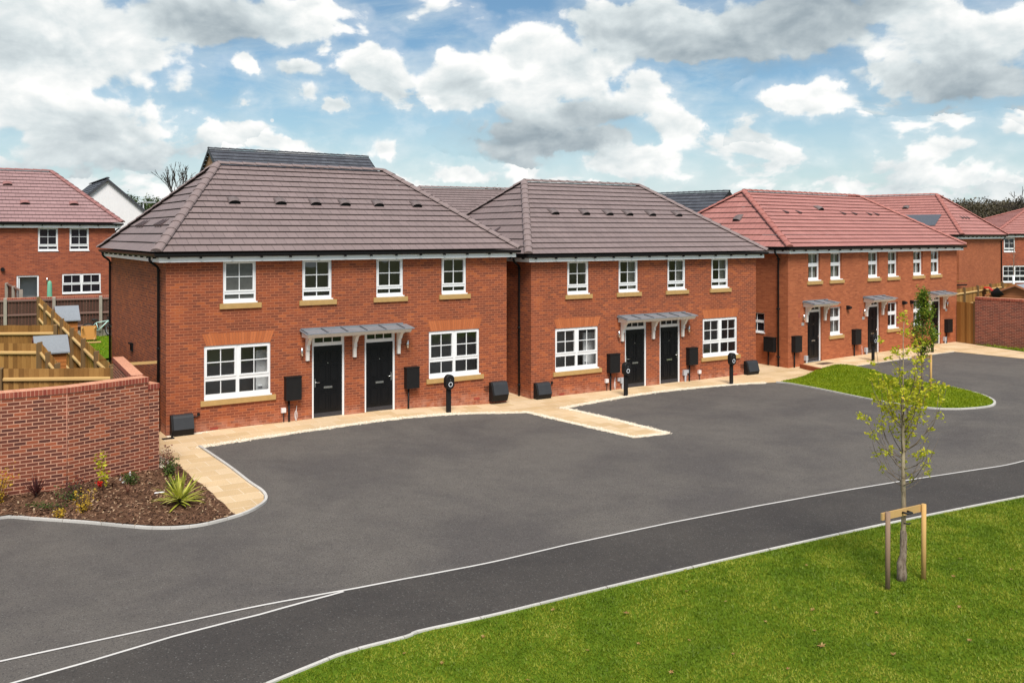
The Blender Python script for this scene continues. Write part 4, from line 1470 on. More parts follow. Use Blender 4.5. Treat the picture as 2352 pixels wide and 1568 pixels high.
# last red roof on the right edge
fw = [(.85, 1.85, 3.4, 4.6), (.75, 2.85, .9, 2.3)]
root, roof, info = simple_hip('house', 'red hipped-roof brick house with white windows at the right edge', 39.6, 74.5, R(8), .5, 16, 6.6, 4.6, 4.9, 7.15, 'brick_back', 'tile_red', 'ridge_red', ops=fw, wins=[(*fw[0], 'A'), (*fw[1], 'B')])
nrm, upv = info['front']
vent_box(roof, (5.0, -.316 + 4.6 * .45, 4.9 + 2.25 * .45), (1, 0, 0), nrm, upv, w=.4, mat='ridge_red')
# small distant grey roof beyond the left gable
gable_house('distant house with grey roof below the green trees on the left', -33.5, 82, R(-8), 1.2, 9, 8, 3.6, 6.4, 'white_render', 'tile_grey', 'ridge_grey')

# ------------------------------------------------------------------ brick garden walls
def garden_wall(name, label, pts, h, thick, mat, cap=True, zf=None, ends=True, group='brick garden walls', th_side=1):
    """wall along pts (its outer face), with a brick-on-edge coping"""
    root = empty(name, (pts[0][0], pts[0][1], 0), 0, label, 'wall', group)
    O = Vector((pts[0][0], pts[0][1], 0))
    fr = [Vector((x, y, 0)) - O for x, y in pts]
    def offset(dist):
        res = []
        for i in range(len(fr)):
            a = fr[max(0, i - 1)]; b = fr[min(len(fr) - 1, i + 1)]
            if 0 < i < len(fr) - 1:
                n1 = (fr[i] - a).normalized(); n2 = (b - fr[i]).normalized()
                m = (Vector((-n1.y, n1.x, 0)) + Vector((-n2.y, n2.x, 0))).normalized()
                m = m / max(.3, m.dot(Vector((-n1.y, n1.x, 0))))
            else:
                d = (b - a).normalized(); m = Vector((-d.y, d.x, 0))
            res.append(fr[i] + m * dist * th_side)
        return res
    F, B = offset(0), offset(thick)
    zb = [T(*p) - .3 for p in pts]
    zt = [(zf if zf is not None else T(*p)) + h for p in pts]
    mb = MB()
    run = 0
    cz = .115
    cb = MB(); tb = MB()
    Fo, Bo = offset(-.018), offset(thick + .018)
    up = lambda v, z: (v.x, v.y, z)
    for i in range(len(pts) - 1):
        ln = (F[i + 1] - F[i]).length
        ua, ub_ = run, run + ln
        run += ln
        z0a, z0b, z1a, z1b = zb[i], zb[i + 1], zt[i] - cz, zt[i + 1] - cz
        mb.quad([up(F[i], z0a), up(F[i + 1], z0b), up(F[i + 1], z1b), up(F[i], z1a)], [(ua, z0a), (ub_, z0b), (ub_, z1b), (ua, z1a)])
        mb.quad([up(B[i + 1], z0b), up(B[i], z0a), up(B[i], z1a), up(B[i + 1], z1b)], [(ub_, z0b), (ua, z0a), (ua, z1a), (ub_, z1b)])
        a, b, c, d = up(Fo[i], zt[i] - cz), up(Fo[i + 1], zt[i + 1] - cz), up(Fo[i + 1], zt[i + 1]), up(Fo[i], zt[i])
        cb.quad([a, b, c, d], [(ua, .02), (ub_, .02), (ub_, .40), (ua, .40)])
        a, b, c, d = up(Bo[i + 1], zt[i + 1] - cz), up(Bo[i], zt[i] - cz), up(Bo[i], zt[i]), up(Bo[i + 1], zt[i + 1])
        cb.quad([a, b, c, d], [(ub_, .02), (ua, .02), (ua, .40), (ub_, .40)])
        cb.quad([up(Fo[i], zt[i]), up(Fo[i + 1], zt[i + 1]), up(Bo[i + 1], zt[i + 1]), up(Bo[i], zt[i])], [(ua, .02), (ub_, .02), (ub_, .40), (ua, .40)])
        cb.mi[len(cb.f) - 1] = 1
        cb.quad([up(Fo[i], zt[i] - cz), up(Bo[i], zt[i] - cz), up(Bo[i + 1], zt[i + 1] - cz), up(Fo[i + 1], zt[i + 1] - cz)], [(0, .02)] * 4)
    for i, s_ in ((0, 1), (len(pts) - 1, -1)):
        q = [up(B[i], zb[i]), up(F[i], zb[i]), up(F[i], zt[i] - cz), up(B[i], zt[i] - cz)]
        mb.quad(q if s_ > 0 else q[::-1], [(thick, zb[i]), (0, zb[i]), (0, zt[i] - cz), (thick, zt[i] - cz)])
        q = [up(Bo[i], zt[i] - cz), up(Fo[i], zt[i] - cz), up(Fo[i], zt[i]), up(Bo[i], zt[i])]
        cb.quad(q, [(0, .02), (thick, .02), (thick, .40), (0, .40)])
    mb.build('brickwork', mat, root)
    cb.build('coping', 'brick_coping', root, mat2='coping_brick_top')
    return root


gw = garden_wall('garden_wall', 'angled dark brick wall with red coping behind the bark planting bed', [(-14.5, 16.4), (-10.6, 18.1), (-9.30, 18.97), (-8.17, 20.40)], 2.15, .33, 'brick_garden', zf=0)
g2 = MB(); g2.tube([(5.197, 2.568, -.05), (5.197, 2.568, 2.03)], .008, 6); g2.build('movement_joint', 'coping_top', gw)
O = Vector((-14.5, 16.4, 0))
def wl(x, y, z): return (x + 14.5, y - 16.4, z)
# end pier a course lower, and the return running back to the house side
d = Vector((.626, .779)); n = Vector((-.779, .626))
p0 = Vector((-8.17, 20.40))
cs = [p0 + n * -.03 - d * .004, p0 + d * .24 - n * .03, p0 + d * .24 + n * .36, p0 + n * .36 - d * .004]
pb = MB(); cb = MB()
for (mbx, z0, z1, g) in ((pb, -.3, 1.87, 0.0), (cb, 1.87, 1.985, .012)):
    q = [c + (c - (p0 + d * .12 + n * .165)).normalized() * g for c in cs]
    for i in range(4):
        a, b = q[i], q[(i + 1) % 4]
        ln = (b - a).length
        mbx.quad([wl(a.x, a.y, z0), wl(b.x, b.y, z0), wl(b.x, b.y, z1), wl(a.x, a.y, z1)], [(0, z0), (ln, z0), (ln, z1), (0, z1)] if mbx is pb else [(0, .02), (ln, .02), (ln, .4), (0, .4)])
    mbx.quad([wl(c.x, c.y, z1) for c in q], [(0, .02), (.25, .02), (.25, .4), (0, .4)])
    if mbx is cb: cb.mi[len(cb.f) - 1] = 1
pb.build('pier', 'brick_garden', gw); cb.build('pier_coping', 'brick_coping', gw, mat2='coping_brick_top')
garden_wall('garden_wall', 'short brick return wall running back from the angled wall to the timber fence', [(-10.42, 23.72), (-8.62, 20.60)], 2.15, .22, 'brick_garden', zf=0)
garden_wall('garden_wall', 'long dark brick wall with red coping beside the grass strip on the right', [(22.78, 44.66), (24.15, 42.81), (31, 33.6)], 2.36, .33, 'brick_garden_far', zf=-.07)
garden_wall('garden_wall', 'low brick retaining wall with coping behind the brown fence', [(-27.5, 37.2), (-21.9, 40.1), (-14.8, 43.7)], 2.55, .22, 'brick_garden_far', zf=0)

# ------------------------------------------------------------------ timber fences
def fence(name, label, a, b, h=1.8, face=1, kind='new', bay=2.4, posts=True, posth=.0, group='timber garden fences', topz=None):
    """feather-edge boards on rails; face=+1 shows the rails and posts on the left of a->b"""
    A, B = Vector(a), Vector(b)
    d = (B - A); ln = d.length; d.normalize()
    n = Vector((-d.y, d.x)) * face
    root = empty(name, (A.x, A.y, 0), 0, label, 'fence', group)
    tz = lambda s_: T(A.x + d.x * s_, A.y + d.y * s_)
    def pt(s_, o, z): return (d.x * s_ + n.x * o, d.y * s_ + n.y * o, z)
    bm_, rm_, pm_ = {'new': ('timber_new', 'timber_pale', 'timber_post'), 'brown': ('timber_brown', 'timber_rail', 'concrete_post')}[kind]
    bb = MB()
    k = int(ln / .125)
    for i in range(k):
        s0, s1 = ln * i / k, ln * (i + 1) / k
        z0, z1 = tz(s0) + (.05 if kind == 'new' else .28), tz((s0 + s1) / 2) + h + random.uniform(-.008, .008)
        o0, o1 = 0, .014
        g_ = (ln / k) * .07
        q = [pt(s0, -.004, z0), pt(s1 - g_, -.022, z0), pt(s1 - g_, -.022, z1), pt(s0, -.004, z1)]
        q2 = [pt(s0, .012, z0), pt(s1 - g_, -.008, z0), pt(s1 - g_, -.008, z1), pt(s0, .012, z1)]
        i0 = len(bb.v)
        bb.v += q + q2
        uvq = [(s0, z0), (s1, z0), (s1, z1), (s0, z1)]
        for ids in ((0, 1, 2, 3), (5, 4, 7, 6), (3, 2, 6, 7), (0, 3, 7, 4), (1, 5, 6, 2)):
            bb.f.append([i0 + j for j in ids]); bb.uv.append([uvq[j % 4] for j in ids]); bb.sm.append(False)
    bb.build('boards', bm_, root)
    if kind == 'brown':
        gb_ = MB()
        for i in range(max(1, int(ln / bay))):
            m_ = max(1, int(ln / bay)); s0, s1 = ln * i / m_, ln * (i + 1) / m_
            gb_.quad([pt(s0, .02, tz(s0) - .1), pt(s1, .02, tz(s1) - .1), pt(s1, .02, tz(s1) + .3), pt(s0, .02, tz(s0) + .3)])
        gb_.build('gravel_board', 'concrete_post', root)
    m = max(1, round(ln / bay))
    zs = (.30, h * .5, h - .28) if kind == 'new' else (.5, h * .62, h - .04)
    for zr in zs:
        rb = MB()
        for i in range(m):
            s0, s1 = ln * i / m, ln * (i + 1) / m
            za, zb_ = tz(s0) + zr, tz(s1) + zr
            w = .055
            pr = [(.012, -.04), (.012, .045), (.062, .012), (.062, -.04)]
            P0 = [pt(s0 + .05, o, za + z) for o, z in pr]; P1 = [pt(s1 - .05, o, zb_ + z) for o, z in pr]
            i0 = len(rb.v)
            rb.v += P0 + P1
            for j in range(4):
                j2 = (j + 1) % 4
                rb.f.append([i0 + j, i0 + j2, i0 + 4 + j2, i0 + 4 + j]); rb.uv.append([(0, s0), (.05, s0), (.05, s1), (0, s1)]); rb.sm.append(False)
        rb.build('rail', rm_, root)
    for i in range(m + 1):
        s0 = ln * i / m
        z0, z1 = tz(s0) - .2, tz(s0) + h + posth
        pb_ = MB()
        w = .062
        c = [(s0 - w, -.02), (s0 + w, -.02), (s0 + w, .115), (s0 - w, .115)]
        lo = [pt(x, o, z0) for x, o in c]
        hi = [pt(x, o, z1 + (.0 if o > 0 else .03)) for x, o in c]
        for j in range(4):
            j2 = (j + 1) % 4
            pb_.quad([lo[j], lo[j2], hi[j2], hi[j]])
        pb_.quad(hi)
        pb_.build('post', pm_, root)
    return root


fence('fence', 'timber fence running across just behind the angled brick wall', (-16.3, 23.6), (-10.62, 24.22), 1.8, face=-1)
fence('fence', 'long timber fence running back beside the lawn with the bicycle', (-10.75, 24.5), (-20.3, 39.0), 1.8, face=1, posth=.03)
fence('fence', 'timber cross fence behind the shed with the nearer grey roof', (-18.69, 30.87), (-15.85, 31.55), 1.8, face=-1)
fence('fence', 'timber cross fence in front of the nearer shed', (-18.5, 27.2), (-14.5, 27.86), 1.8, face=-1)
fence('fence', 'short timber fence running back from the nearest cross fence on the left of the passage', (-12.28, 24.62), (-14.42, 27.82), 1.8, face=1, posth=.03)
fence('fence', 'dark brown fence with concrete posts at the foot of the gardens', (-28, 35.0), (-15, 42.0), 1.72, face=-1, kind='brown', bay=1.83, posth=.06)
fence('fence', 'weathered brown fence beside the open back door', (-22.0, 40.75), (-24.15, 43.45), 1.9, face=1, kind='brown', bay=1.83)
fence('fence', 'timber fence behind the gate on the right of the terrace', (32.35, 60.0), (24.0, 51.6), 1.95, face=1, posth=.05)
fence('fence', 'timber fence in front of the red-roofed house at the right edge', (42, 57.5), (32.45, 60.0), 1.9, face=1, posth=.05)
fence('fence', 'low timber screen closing the passage left of the nearest pair', (-9.45, 24.8), (-10.6, 24.2), 1.3, face=-1, bay=1.2)
scr = bpy.data.objects['fence.009']
mb = MB(); mb.tube([(0, 0, 1.88), (-1.15, -.6, 1.88)], .05, 4, smooth=False); mb.build('top_rail', 'timber_pale', scr)
gt = empty('gate', (22.42, 45.75, 0), 0, 'timber gate of upright boards between the terrace and the right-hand brick wall', 'gate')
a, b = Vector((0, 0)), Vector((.38, -1.06))
d = (b - a).normalized(); n = Vector((-d.y, d.x))
mb = MB()
for i in range(9):
    s0, s1 = 1.126 * i / 9, 1.126 * (i + 1) / 9 - .006
    q0, q1 = a + d * s0, a + d * s1
    i0 = len(mb.v)
    for o in (-.01, .012):
        for q in (q0, q1):
            for z in (-.05, 1.98): mb.v.append((q.x + n.x * o, q.y + n.y * o, z))
    for ids in ((0, 2, 3, 1), (4, 5, 7, 6), (1, 3, 7, 5), (0, 1, 5, 4), (2, 6, 7, 3)):
        mb.f.append([i0 + j for j in ids]); mb.uv.append([(s0 if mb.v[i0 + j][0] == mb.v[i0][0] else s1, mb.v[i0 + j][2]) for j in ids]); mb.sm.append(False)
mb.build('boards', 'timber_new', gt)
mb = MB(); mb.tube([(.37, -1.0, 0), (.37, -1.0, 2.05)], .05, 4, smooth=False); mb.build('post', 'timber_post', gt)

# ------------------------------------------------------------------ sheds, bicycle and garden things
def shed(label, x, y, rz, w, dp, ez, rz_, zb):
    root = empty('shed', (x, y, zb), rz, label, 'shed', 'small garden sheds')
    mb = MB()
    mb.box(-w / 2, w / 2, -dp / 2, dp / 2, -.3, ez)
    n = int(ez / .12)
    for i in range(n):
        z = i * .12
        mb.quad([(-w / 2 - .012, -dp / 2 - .012, z), (w / 2 + .012, -dp / 2 - .012, z), (w / 2 + .002, -dp / 2 - .002, z + .115), (-w / 2 - .002, -dp / 2 - .002, z + .115)])
        mb.quad([(w / 2 + .012, -dp / 2 - .012, z), (w / 2 + .012, dp / 2 + .012, z), (w / 2 + .002, dp / 2, z + .115), (w / 2 + .002, -dp / 2, z + .115)])
    for x_ in (-w / 2, w / 2):
        mb.quad([(x_, -dp / 2, ez), (x_, dp / 2, ez), (x_, 0, rz_)])
    mb.build('wall', 'timber_orange', root)
    rb = MB()
    o = .10
    k = (rz_ - ez) / (dp / 2)
    for s_ in (-1, 1):
        p = [(-w / 2 - o, s_ * (dp / 2 + o), ez - k * o + .03), (w / 2 + o, s_ * (dp / 2 + o), ez - k * o + .03), (w / 2 + o, 0, rz_ + .03), (-w / 2 - o, 0, rz_ + .03)]
        rb.quad(p); rb.quad([(a, b, c - .03) for a, b, c in p])
        rb.quad([p[0], p[1], (p[1][0], p[1][1], p[1][2] - .04), (p[0][0], p[0][1], p[0][2] - .04)])
        mid = [((p[0][j] + p[3][j]) / 2 + (.0 if j != 2 else .004)) for j in range(3)], [((p[1][j] + p[2][j]) / 2 + (.0 if j != 2 else .004)) for j in range(3)]
    rf = rb.build('roof', 'felt', root)
    vb = MB()
    for x_ in (-w / 2 - o - .012, w / 2 + o + .002):
        for s_ in (-1, 1):
            a, b = (x_, s_ * (dp / 2 + o), ez - k * o), (x_, 0, rz_)
            for dx_ in (0, .01):
                vb.quad([(a[0] + dx_, a[1], a[2] - .05), (b[0] + dx_, b[1], b[2] - .05), (b[0] + dx_, b[1], b[2] + .035), (a[0] + dx_, a[1], a[2] + .035)])
    vb.build('bargeboard', 'rust_plate', rf)
    return root


shed('small orange timber shed with grey felt roof beside the bicycle', -17.55, 35.75, R(33), .66, 1.0, 1.46, 1.90, .62)
shed('small timber shed with grey felt roof between the two passage fences', -14.62, 28.75, R(33), .78, .95, 1.46, 1.86, .27)

bk = empty('bicycle', (-18.15, 40.0, T(-18.15, 40.0) + .03), R(28), 'mint green bicycle leaning against the dark brown fence', 'bicycle')
bk.rotation_euler = (R(-7), 0, R(28))
rw, fw_ = (-.48, .30), (.50, .30)
def ring_tube(mb, cx, cz, r_, t_, n=24, m=6):
    pts = [(cx + math.cos(2 * math.pi * i / n) * r_, 0, cz + math.sin(2 * math.pi * i / n) * r_) for i in range(n + 1)]
    mb.tube(pts, t_, m, caps=False)
for cx, cz in (rw, fw_):
    mb = MB(); ring_tube(mb, cx, cz, .29, .028); wh = mb.build('wheel', 'rubber', bk)
    mb = MB(); ring_tube(mb, cx, cz, .262, .010)
    for i in range(10):
        a = math.pi * 2 * i / 10
        mb.tube([(cx, 0, cz), (cx + .26 * math.cos(a), 0, cz + .26 * math.sin(a))], .003, 4)
    mb.tube([(cx, -.04, cz), (cx, .04, cz)], .02, 8)
    mb.build('rim', 'utility_grey', wh)
mb = MB()
bbp, st, hd = (-.06, 0, .29), (-.16, 0, .62), (.34, 0, .70)
for a, b, r_ in ((bbp, st, .018), (st, hd, .02), (bbp, hd, .026), (bbp, (*[rw[0]], 0, rw[1]), .012), (st, (rw[0], 0, rw[1]), .011), (hd, (.36, 0, .62), .024)):
    mb.tube([a, b], r_, 8)
for y in (-.045, .045):
    mb.tube([(.36, y, .62), (.50, y, .30)], .014, 8)
mb.build('frame', 'mint', bk)
mb = MB(); mb.tube([(-.33, 0, .745), (-.22, 0, .75), (-.06, 0, .735)], [.06, .05, .018], 8); mb.tube([(-.16, 0, .60), (-.19, 0, .74)], .013, 6); mb.build('saddle', 'rubber', bk)
mb = MB(); mb.tube([(.34, 0, .70), (.32, 0, .84)], .016, 6); mb.tube([(.26, -.28, .86), (.33, -.1, .85), (.33, .1, .85), (.26, .28, .86)], .014, 8); mb.build('handlebar', 'rubber', bk)
mb = MB(); ring_tube(mb, bbp[0], bbp[2], .08, .008, 16); mb.tube([(bbp[0], -.07, bbp[2]), (bbp[0] + .1, -.08, bbp[2] - .12)], .010, 6); mb.tube([(bbp[0], .07, bbp[2]), (bbp[0] - .1, .08, bbp[2] + .12)], .010, 6)
mb.build('crankset', 'rubber', bk)

tb = empty('table', (-18.1, 38.8, T(-18.1, 38.8)), R(22), 'small wooden table tipped on its side in front of the bicycle', 'table')
mb = MB()
PT = lambda x, y, z: (x, y + (z - .3) * .25, z + .05)
mb.box(-.30, .30, 0, .03, .05, .62, PT); mb.build('table_top', 'ply', tb)
for x, z in ((-.24, .56), (.24, .56), (-.2, .10), (.24, .10)):
    mb = MB(); mb.box(x - .025, x + .025, -.36, -.002, z - .025, z + .025, PT); mb.build('leg', 'timber_pale', tb)
mb = MB(); mb.box(-.35, .35, -.14, .14, 0, .02)
o = mb.build('board', 'timber_pale', None, (-17.75, 38.35, T(-17.75, 38.35) + .05)); o.rotation_euler = (R(3), 0, R(25))
tag(o, 'pale bare board lying on the lawn below the tipped table', 'board')
um = empty('parasol', (-21.55, 42.3, 1.05), 0, 'closed green parasol cover standing in front of the open back door house', 'parasol')
mb = MB(); mb.tube([(0, 0, .35), (0, 0, .45), (0, 0, 1.0), (0, 0, 2.0), (0, 0, 2.12), (0, 0, 2.16)], [.09, .12, .13, .10, .07, .01], 12); mb.build('cover', 'green_cover', um)
mb = MB(); mb.tube([(0, 0, 0), (0, 0, .5)], .025, 8); mb.build('pole', 'utility_grey', um)

# things over the right-hand wall
pl = empty('playhouse', (30.6, 55.2, .1), R(-48), 'orange timber playhouse with grey felt roof over the right-hand brick wall', 'playhouse')
mb = MB()
mb.box(-1.4, 1.6, -.1, 1.8, -.5, 1.55)
mb.quad([(-1.4, -.1, 1.55), (1.6, -.1, 1.55), (.1, -.1, 2.15)])
for i in range(12):
    z = .2 + i * .14
    xx = 1.4 if z < 1.5 else 1.4 * (2.15 - z) / .6
    mb.quad([(-xx + .02, -.118, z), (xx + .15, -.118, z), (xx + .15, -.103, z + .135), (-xx + .02, -.103, z + .135)])
mb.build('wall', 'playwood', pl)
rb = MB()
for s_ in (-1, 1):
    p = [(.1 + s_ * 1.7, -.3, 1.52), (.1 + s_ * 1.7, 2.0, 1.52), (.1, 2.0, 2.22), (.1, -.3, 2.22)]
    rb.quad(p); rb.quad([(x, y, z - .05) for x, y, z in p]); rb.quad([p[0], p[3], (p[3][0], p[3][1], p[3][2] - .12), (p[0][0], p[0][1], p[0][2] - .12)])
rb.build('roof', 'felt', pl)
bg = MB()
for s_ in (-1, 1):
    a, b = (.1 + s_ * 1.72, -.32, 1.48), (.1, -.32, 2.2)
    bg.quad([(a[0], a[1], a[2] - .07), (b[0], b[1], b[2] - .07), (b[0], b[1], b[2] + .05), (a[0], a[1], a[2] + .05)]); bg.quad([(a[0], a[1] - .02, a[2] - .07), (b[0], b[1] - .02, b[2] - .07), (b[0], b[1] - .02, b[2] + .05), (a[0], a[1] - .02, a[2] + .05)])
bg.build('bargeboard', 'playwood', pl)
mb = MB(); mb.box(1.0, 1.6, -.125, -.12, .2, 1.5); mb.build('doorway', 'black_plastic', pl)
sl = MB()
sl.prism([(-.3, 1.35), (.3, 1.86), (.55, 1.88), (.58, 1.94), (.3, 1.95), (-.35, 1.43)], -.3, .5)
o = sl.build('slide', 'red_plastic', None, (30.3, 57.0, .1), bevel=.02); o.rotation_euler = (0, 0, R(60))
tag(o, 'red plastic slide showing above the playhouse roof', 'slide')
mb = MB(); mb.tube([(0, 0, 0), (0, 0, .1), (.12, 0, .55), (.13, 0, .6)], [.02, .26, .30, .31], 14)
o = mb.build('bucket', 'black_plastic', None, (29.3, 55.4, 1.55)); o.rotation_euler = (R(20), R(35), 0)
tag(o, 'black tub tipped over beside the red slide', 'bucket')
bs = empty('bench', (27.9, 57.6, .15), R(20), 'dark bench back showing above the timber fence on the right', 'bench')
mb = MB(); mb.box(-1.2, 1.3, 0, .05, 1.95, 2.03); mb.box(-1.2, -1.12, 0, .06, 1.6, 2.25); mb.build('frame', 'black_plastic', bs)
mb = MB(); mb.box(-1.2, 1.3, 0, .05, 2.2, 2.26); mb.build('rail', 'timber_new', bs)

# ------------------------------------------------------------------ car chargers
chg = None
EV = [((-1.94, 27.76), 'black car charging post in front of the nearest pair of houses'),
      ((3.90, 31.10), 'black car charging post in front of the left-hand door of the middle pair'),
      ((8.11, 33.56), 'black car charging post below the right-hand window of the middle pair'),
      ((15.46, 38.86), 'black car charging post in front of the second door of the terrace'),
      ((19.31, 41.69), 'black car charging post half hidden behind the leafy tree, by the third terrace door')]
ph = (math.pi * 2) * .0
for (x, y), lab in EV:
    rz = .62
    if chg is None:
        chg = empty('charging_post', (x, y, T(x, y)), rz, lab, 'charging post', 'car charging posts along the path')
        mb = MB(); mb.box(-.075, .075, -.03, .03, -.1, 1.02); mb.build('post', 'black_box', chg, bevel=.008)
        mb = MB()
        def stad(w, h, y, cz, n=10):
            pts = []
            for i in range(n + 1):
                a = math.pi * i / n
                pts.append((math.cos(a) * w, y, cz + (h - w) + math.sin(a) * w))
            for i in range(n + 1):
                a = math.pi + math.pi * i / n
                pts.append((math.cos(a) * w, y, cz - (h - w) + math.sin(a) * w))
            return pts
        cz = .95
        rings = [stad(.145, .225, .05, cz), stad(.15, .23, -.06, cz), stad(.148, .228, -.10, cz), stad(.13, .21, -.118, cz)]
        for r0, r1 in zip(rings, rings[1:]):
            m = len(r0)
            for i in range(m):
                mb.quad([r0[i], r0[(i + 1) % m], r1[(i + 1) % m], r1[i]], smooth=True)
        mb.quad(rings[-1][::-1]); mb.quad(rings[0])
        hd_ = mb.build('head', 'black_box', chg)
        mb = MB()
        n = 24
        for i in range(n):
            a, b = 2 * math.pi * i / n, 2 * math.pi * (i + 1) / n
            f = lambda q, r_: (math.cos(q) * r_, -.122, cz - .065 + math.sin(q) * r_)
            mb.quad([f(a, .055), f(b, .055), f(b, .073), f(a, .073)])
        mb.build('light_ring', 'ring_white', hd_)
        mb = MB(); mb.tube([(0, -.118, cz - .065), (0, -.128, cz - .065)], .045, 16); mb.build('socket', 'black_plastic', hd_)
        mb = MB(); mb.tube([(0, -.117, cz + .08), (0, -.121, cz + .08)], .008, 8); mb.build('indicator', 'utility_grey', hd_)
    else:
        c = copy_tree(chg)
        c.location = (x, y, T(x, y)); c['label'] = lab
# doormat
mb = MB(); mb.box(-.40, .40, -.25, .25, 0, .02)
o = mb.build('doormat', 'mat_brown', None, (13.05, 38.05, T(13.05, 38.3, True) + .014)); o.rotation_euler = (0, 0, .65)
tag(o, 'brown doormat on the path at the first terrace door', 'doormat')
# drain cover
mb = MB(); mb.box(-.15, .15, -.09, .09, 0, .010)
o = mb.build('drain_grate', 'black_plastic', None, (-9.0, 23.75, T(-9.0, 23.75) + .014)); o.rotation_euler = (0, 0, .57)
tag(o, 'black drain grate in the path at the corner of the nearest pair', 'drain')

# ------------------------------------------------------------------ plants
def leaves_at(centres, n, spread, size, flat=.6, updir=0.0, aspect=.55):
    """separate leaf quads scattered round clump centres"""
    C = np.repeat(np.asarray(centres, float), n, axis=0)
    m = len(C)
    C = C + rng.normal(0, 1, (m, 3)) * np.asarray(spread)
    d = rng.normal(0, 1, (m, 3)); d[:, 2] = d[:, 2] * flat + updir
    d /= np.linalg.norm(d, axis=1)[:, None]
    e = np.cross(d, rng.normal(0, 1, (m, 3))); e /= np.linalg.norm(e, axis=1)[:, None]
    s_ = size * rng.uniform(.55, 1.3, m)[:, None]
    v = np.empty((m, 4, 3))
    v[:, 0] = C - d * s_ * .5
    v[:, 1] = C + e * s_ * aspect * .5
    v[:, 2] = C + d * s_ * .5
    v[:, 3] = C - e * s_ * aspect * .5
    return v.reshape(-1, 3)


def blades(n, ln, tilt, w, droop=.3, zj=0.0):
    """sword leaves from one point, two quads + tip each"""
    out = []
    for i in range(n):
        a = rng.uniform(0, 2 * np.pi); tl = rng.uniform(*tilt); L_ = ln * rng.uniform(.6, 1.1)
        dirv = np.array([math.cos(a) * math.sin(tl), math.sin(a) * math.sin(tl), math.cos(tl)])
        sd_ = np.array([-math.sin(a), math.cos(a), 0])
        pts = [np.array([0, 0, rng.uniform(0, zj)])]
        for k in range(3):
            dirv = dirv + np.array([0, 0, -droop * .33]); dirv /= np.linalg.norm(dirv)
            pts.append(pts[-1] + dirv * L_ / 3)
        ws = [w * .7, w, w * .75, .001]
        for k in range(3):
            out += [pts[k] - sd_ * ws[k], pts[k] + sd_ * ws[k], pts[k + 1] + sd_ * ws[k + 1], pts[k + 1] - sd_ * ws[k + 1]]
    return np.array(out)


def bz(x, y): return T(x, y) + bedh(x, y)


def plant(name, label, cat, x, y, foliage, mat, stems=None, smat='bark_dark', group=None):
    root = empty(name, (x, y, bz(x, y)), 0, label, cat, group)
    npmesh('foliage', foliage, 4, mat, root)
    if stems:
        mb = MB()
        for s_, r_ in stems: mb.tube(s_, r_, 5)
        mb.build('stem', smat, root)
    return root


plant('yucca', 'spiky yellow-green yucca in the bark bed near the path', 'plant', -6.49, 17.75, blades(85, .62, (.12, 1.45), .022, .35, .12), 'yucca', [([(0, 0, -.05), (0, 0, .12)], .03)])
plant('cordyline', 'dark red spiky cordyline against the angled brick wall', 'plant', -9.62, 18.35, blades(46, .48, (.05, .95), .010, .25, .1), 'leaf_red', [([(0, 0, -.05), (0, 0, .1)], .02)])
def bush(n, h, rad, per, size, spread=.05, z0=.1):
    stems, cs = [], []
    for i in range(n):
        a = rng.uniform(0, 6.28); r_ = rad * math.sqrt(rng.uniform(0.05, 1)); hh = h * rng.uniform(.55, 1.05)
        tip = (math.cos(a) * r_, math.sin(a) * r_, hh)
        mid = (tip[0] * .4, tip[1] * .4, hh * .5)
        stems.append(([(0, 0, 0), mid, tip], [.006, .004, .002]))
        for k in np.linspace(z0 / max(h, .01), 1, 6):
            cs.append([tip[0] * k, tip[1] * k, hh * k])
    return leaves_at(cs, per, spread, size), stems
f_, s_ = bush(14, .42, .28, 3, .046); plant('shrub', 'golden-leaved shrub in the middle of the bark bed', 'shrub', -8.22, 17.36, f_, 'leaf_gold', s_, group='shrubs in the planting bed')
f_, s_ = bush(14, .62, .33, 6, .05); plant('shrub', 'golden-leaved shrub at the left end of the bark bed', 'shrub', -10.10, 17.85, f_, 'leaf_gold', s_, group='shrubs in the planting bed')
f_, s_ = bush(5, .16, .12, 5, .045, .03, .03); plant('shrub', 'tiny golden shrub seedling at the front of the bark bed', 'shrub', -8.5, 17.05, f_, 'leaf_gold', s_, group='shrubs in the planting bed')
cs = [[.06 * math.sin(z * 9), .03 * math.cos(z * 7), z] for z in np.linspace(.18, .72, 13)]
rs = plant('rose', 'upright green rose bush with one red flower by the brick wall', 'rose', -8.47, 18.78, leaves_at(cs, 7, .055, .085), 'leaf_yellow', [([(0, 0, 0), (.03, 0, .4), (.02, .02, .74)], [.008, .006, .003])])
npmesh('flower', leaves_at([[-.02, -.10, .17]], 26, .022, .06, aspect=.9), 4, 'flower_red', rs)
f_, s_ = bush(9, .22, .17, 6, .05, .04, .05)
wf = plant('flower', 'low green plant with small white flowers in the bark bed', 'plant', -8.10, 19.25, f_, 'leaf_juniper', s_)
npmesh('flower_head', leaves_at([[-.15, -.12, .14], [.02, -.05, .24], [-.1, -.1, .08]], 8, .015, .04, aspect=.9), 4, 'flower_white', wf)
cs = [[x, rng.normal(0, .05), .06] for x in np.linspace(-.38, .38, 16)]
plant('juniper', 'low spreading green juniper at the left of the bark bed', 'shrub', -9.05, 17.65, leaves_at(cs, 16, (.05, .06, .035), .05, aspect=.35), 'leaf_juniper', [([(-.3, 0, .02), (0, 0, .04), (.3, 0, .05)], .008)], group='shrubs in the planting bed')
f_, s_ = bush(12, .34, .34, 3, .05, .05, .05); plant('shrub', 'dark bronze twiggy shrub at the bend of the brick wall', 'shrub', -8.95, 18.55, f_, 'leaf_red', s_, group='shrubs in the planting bed')
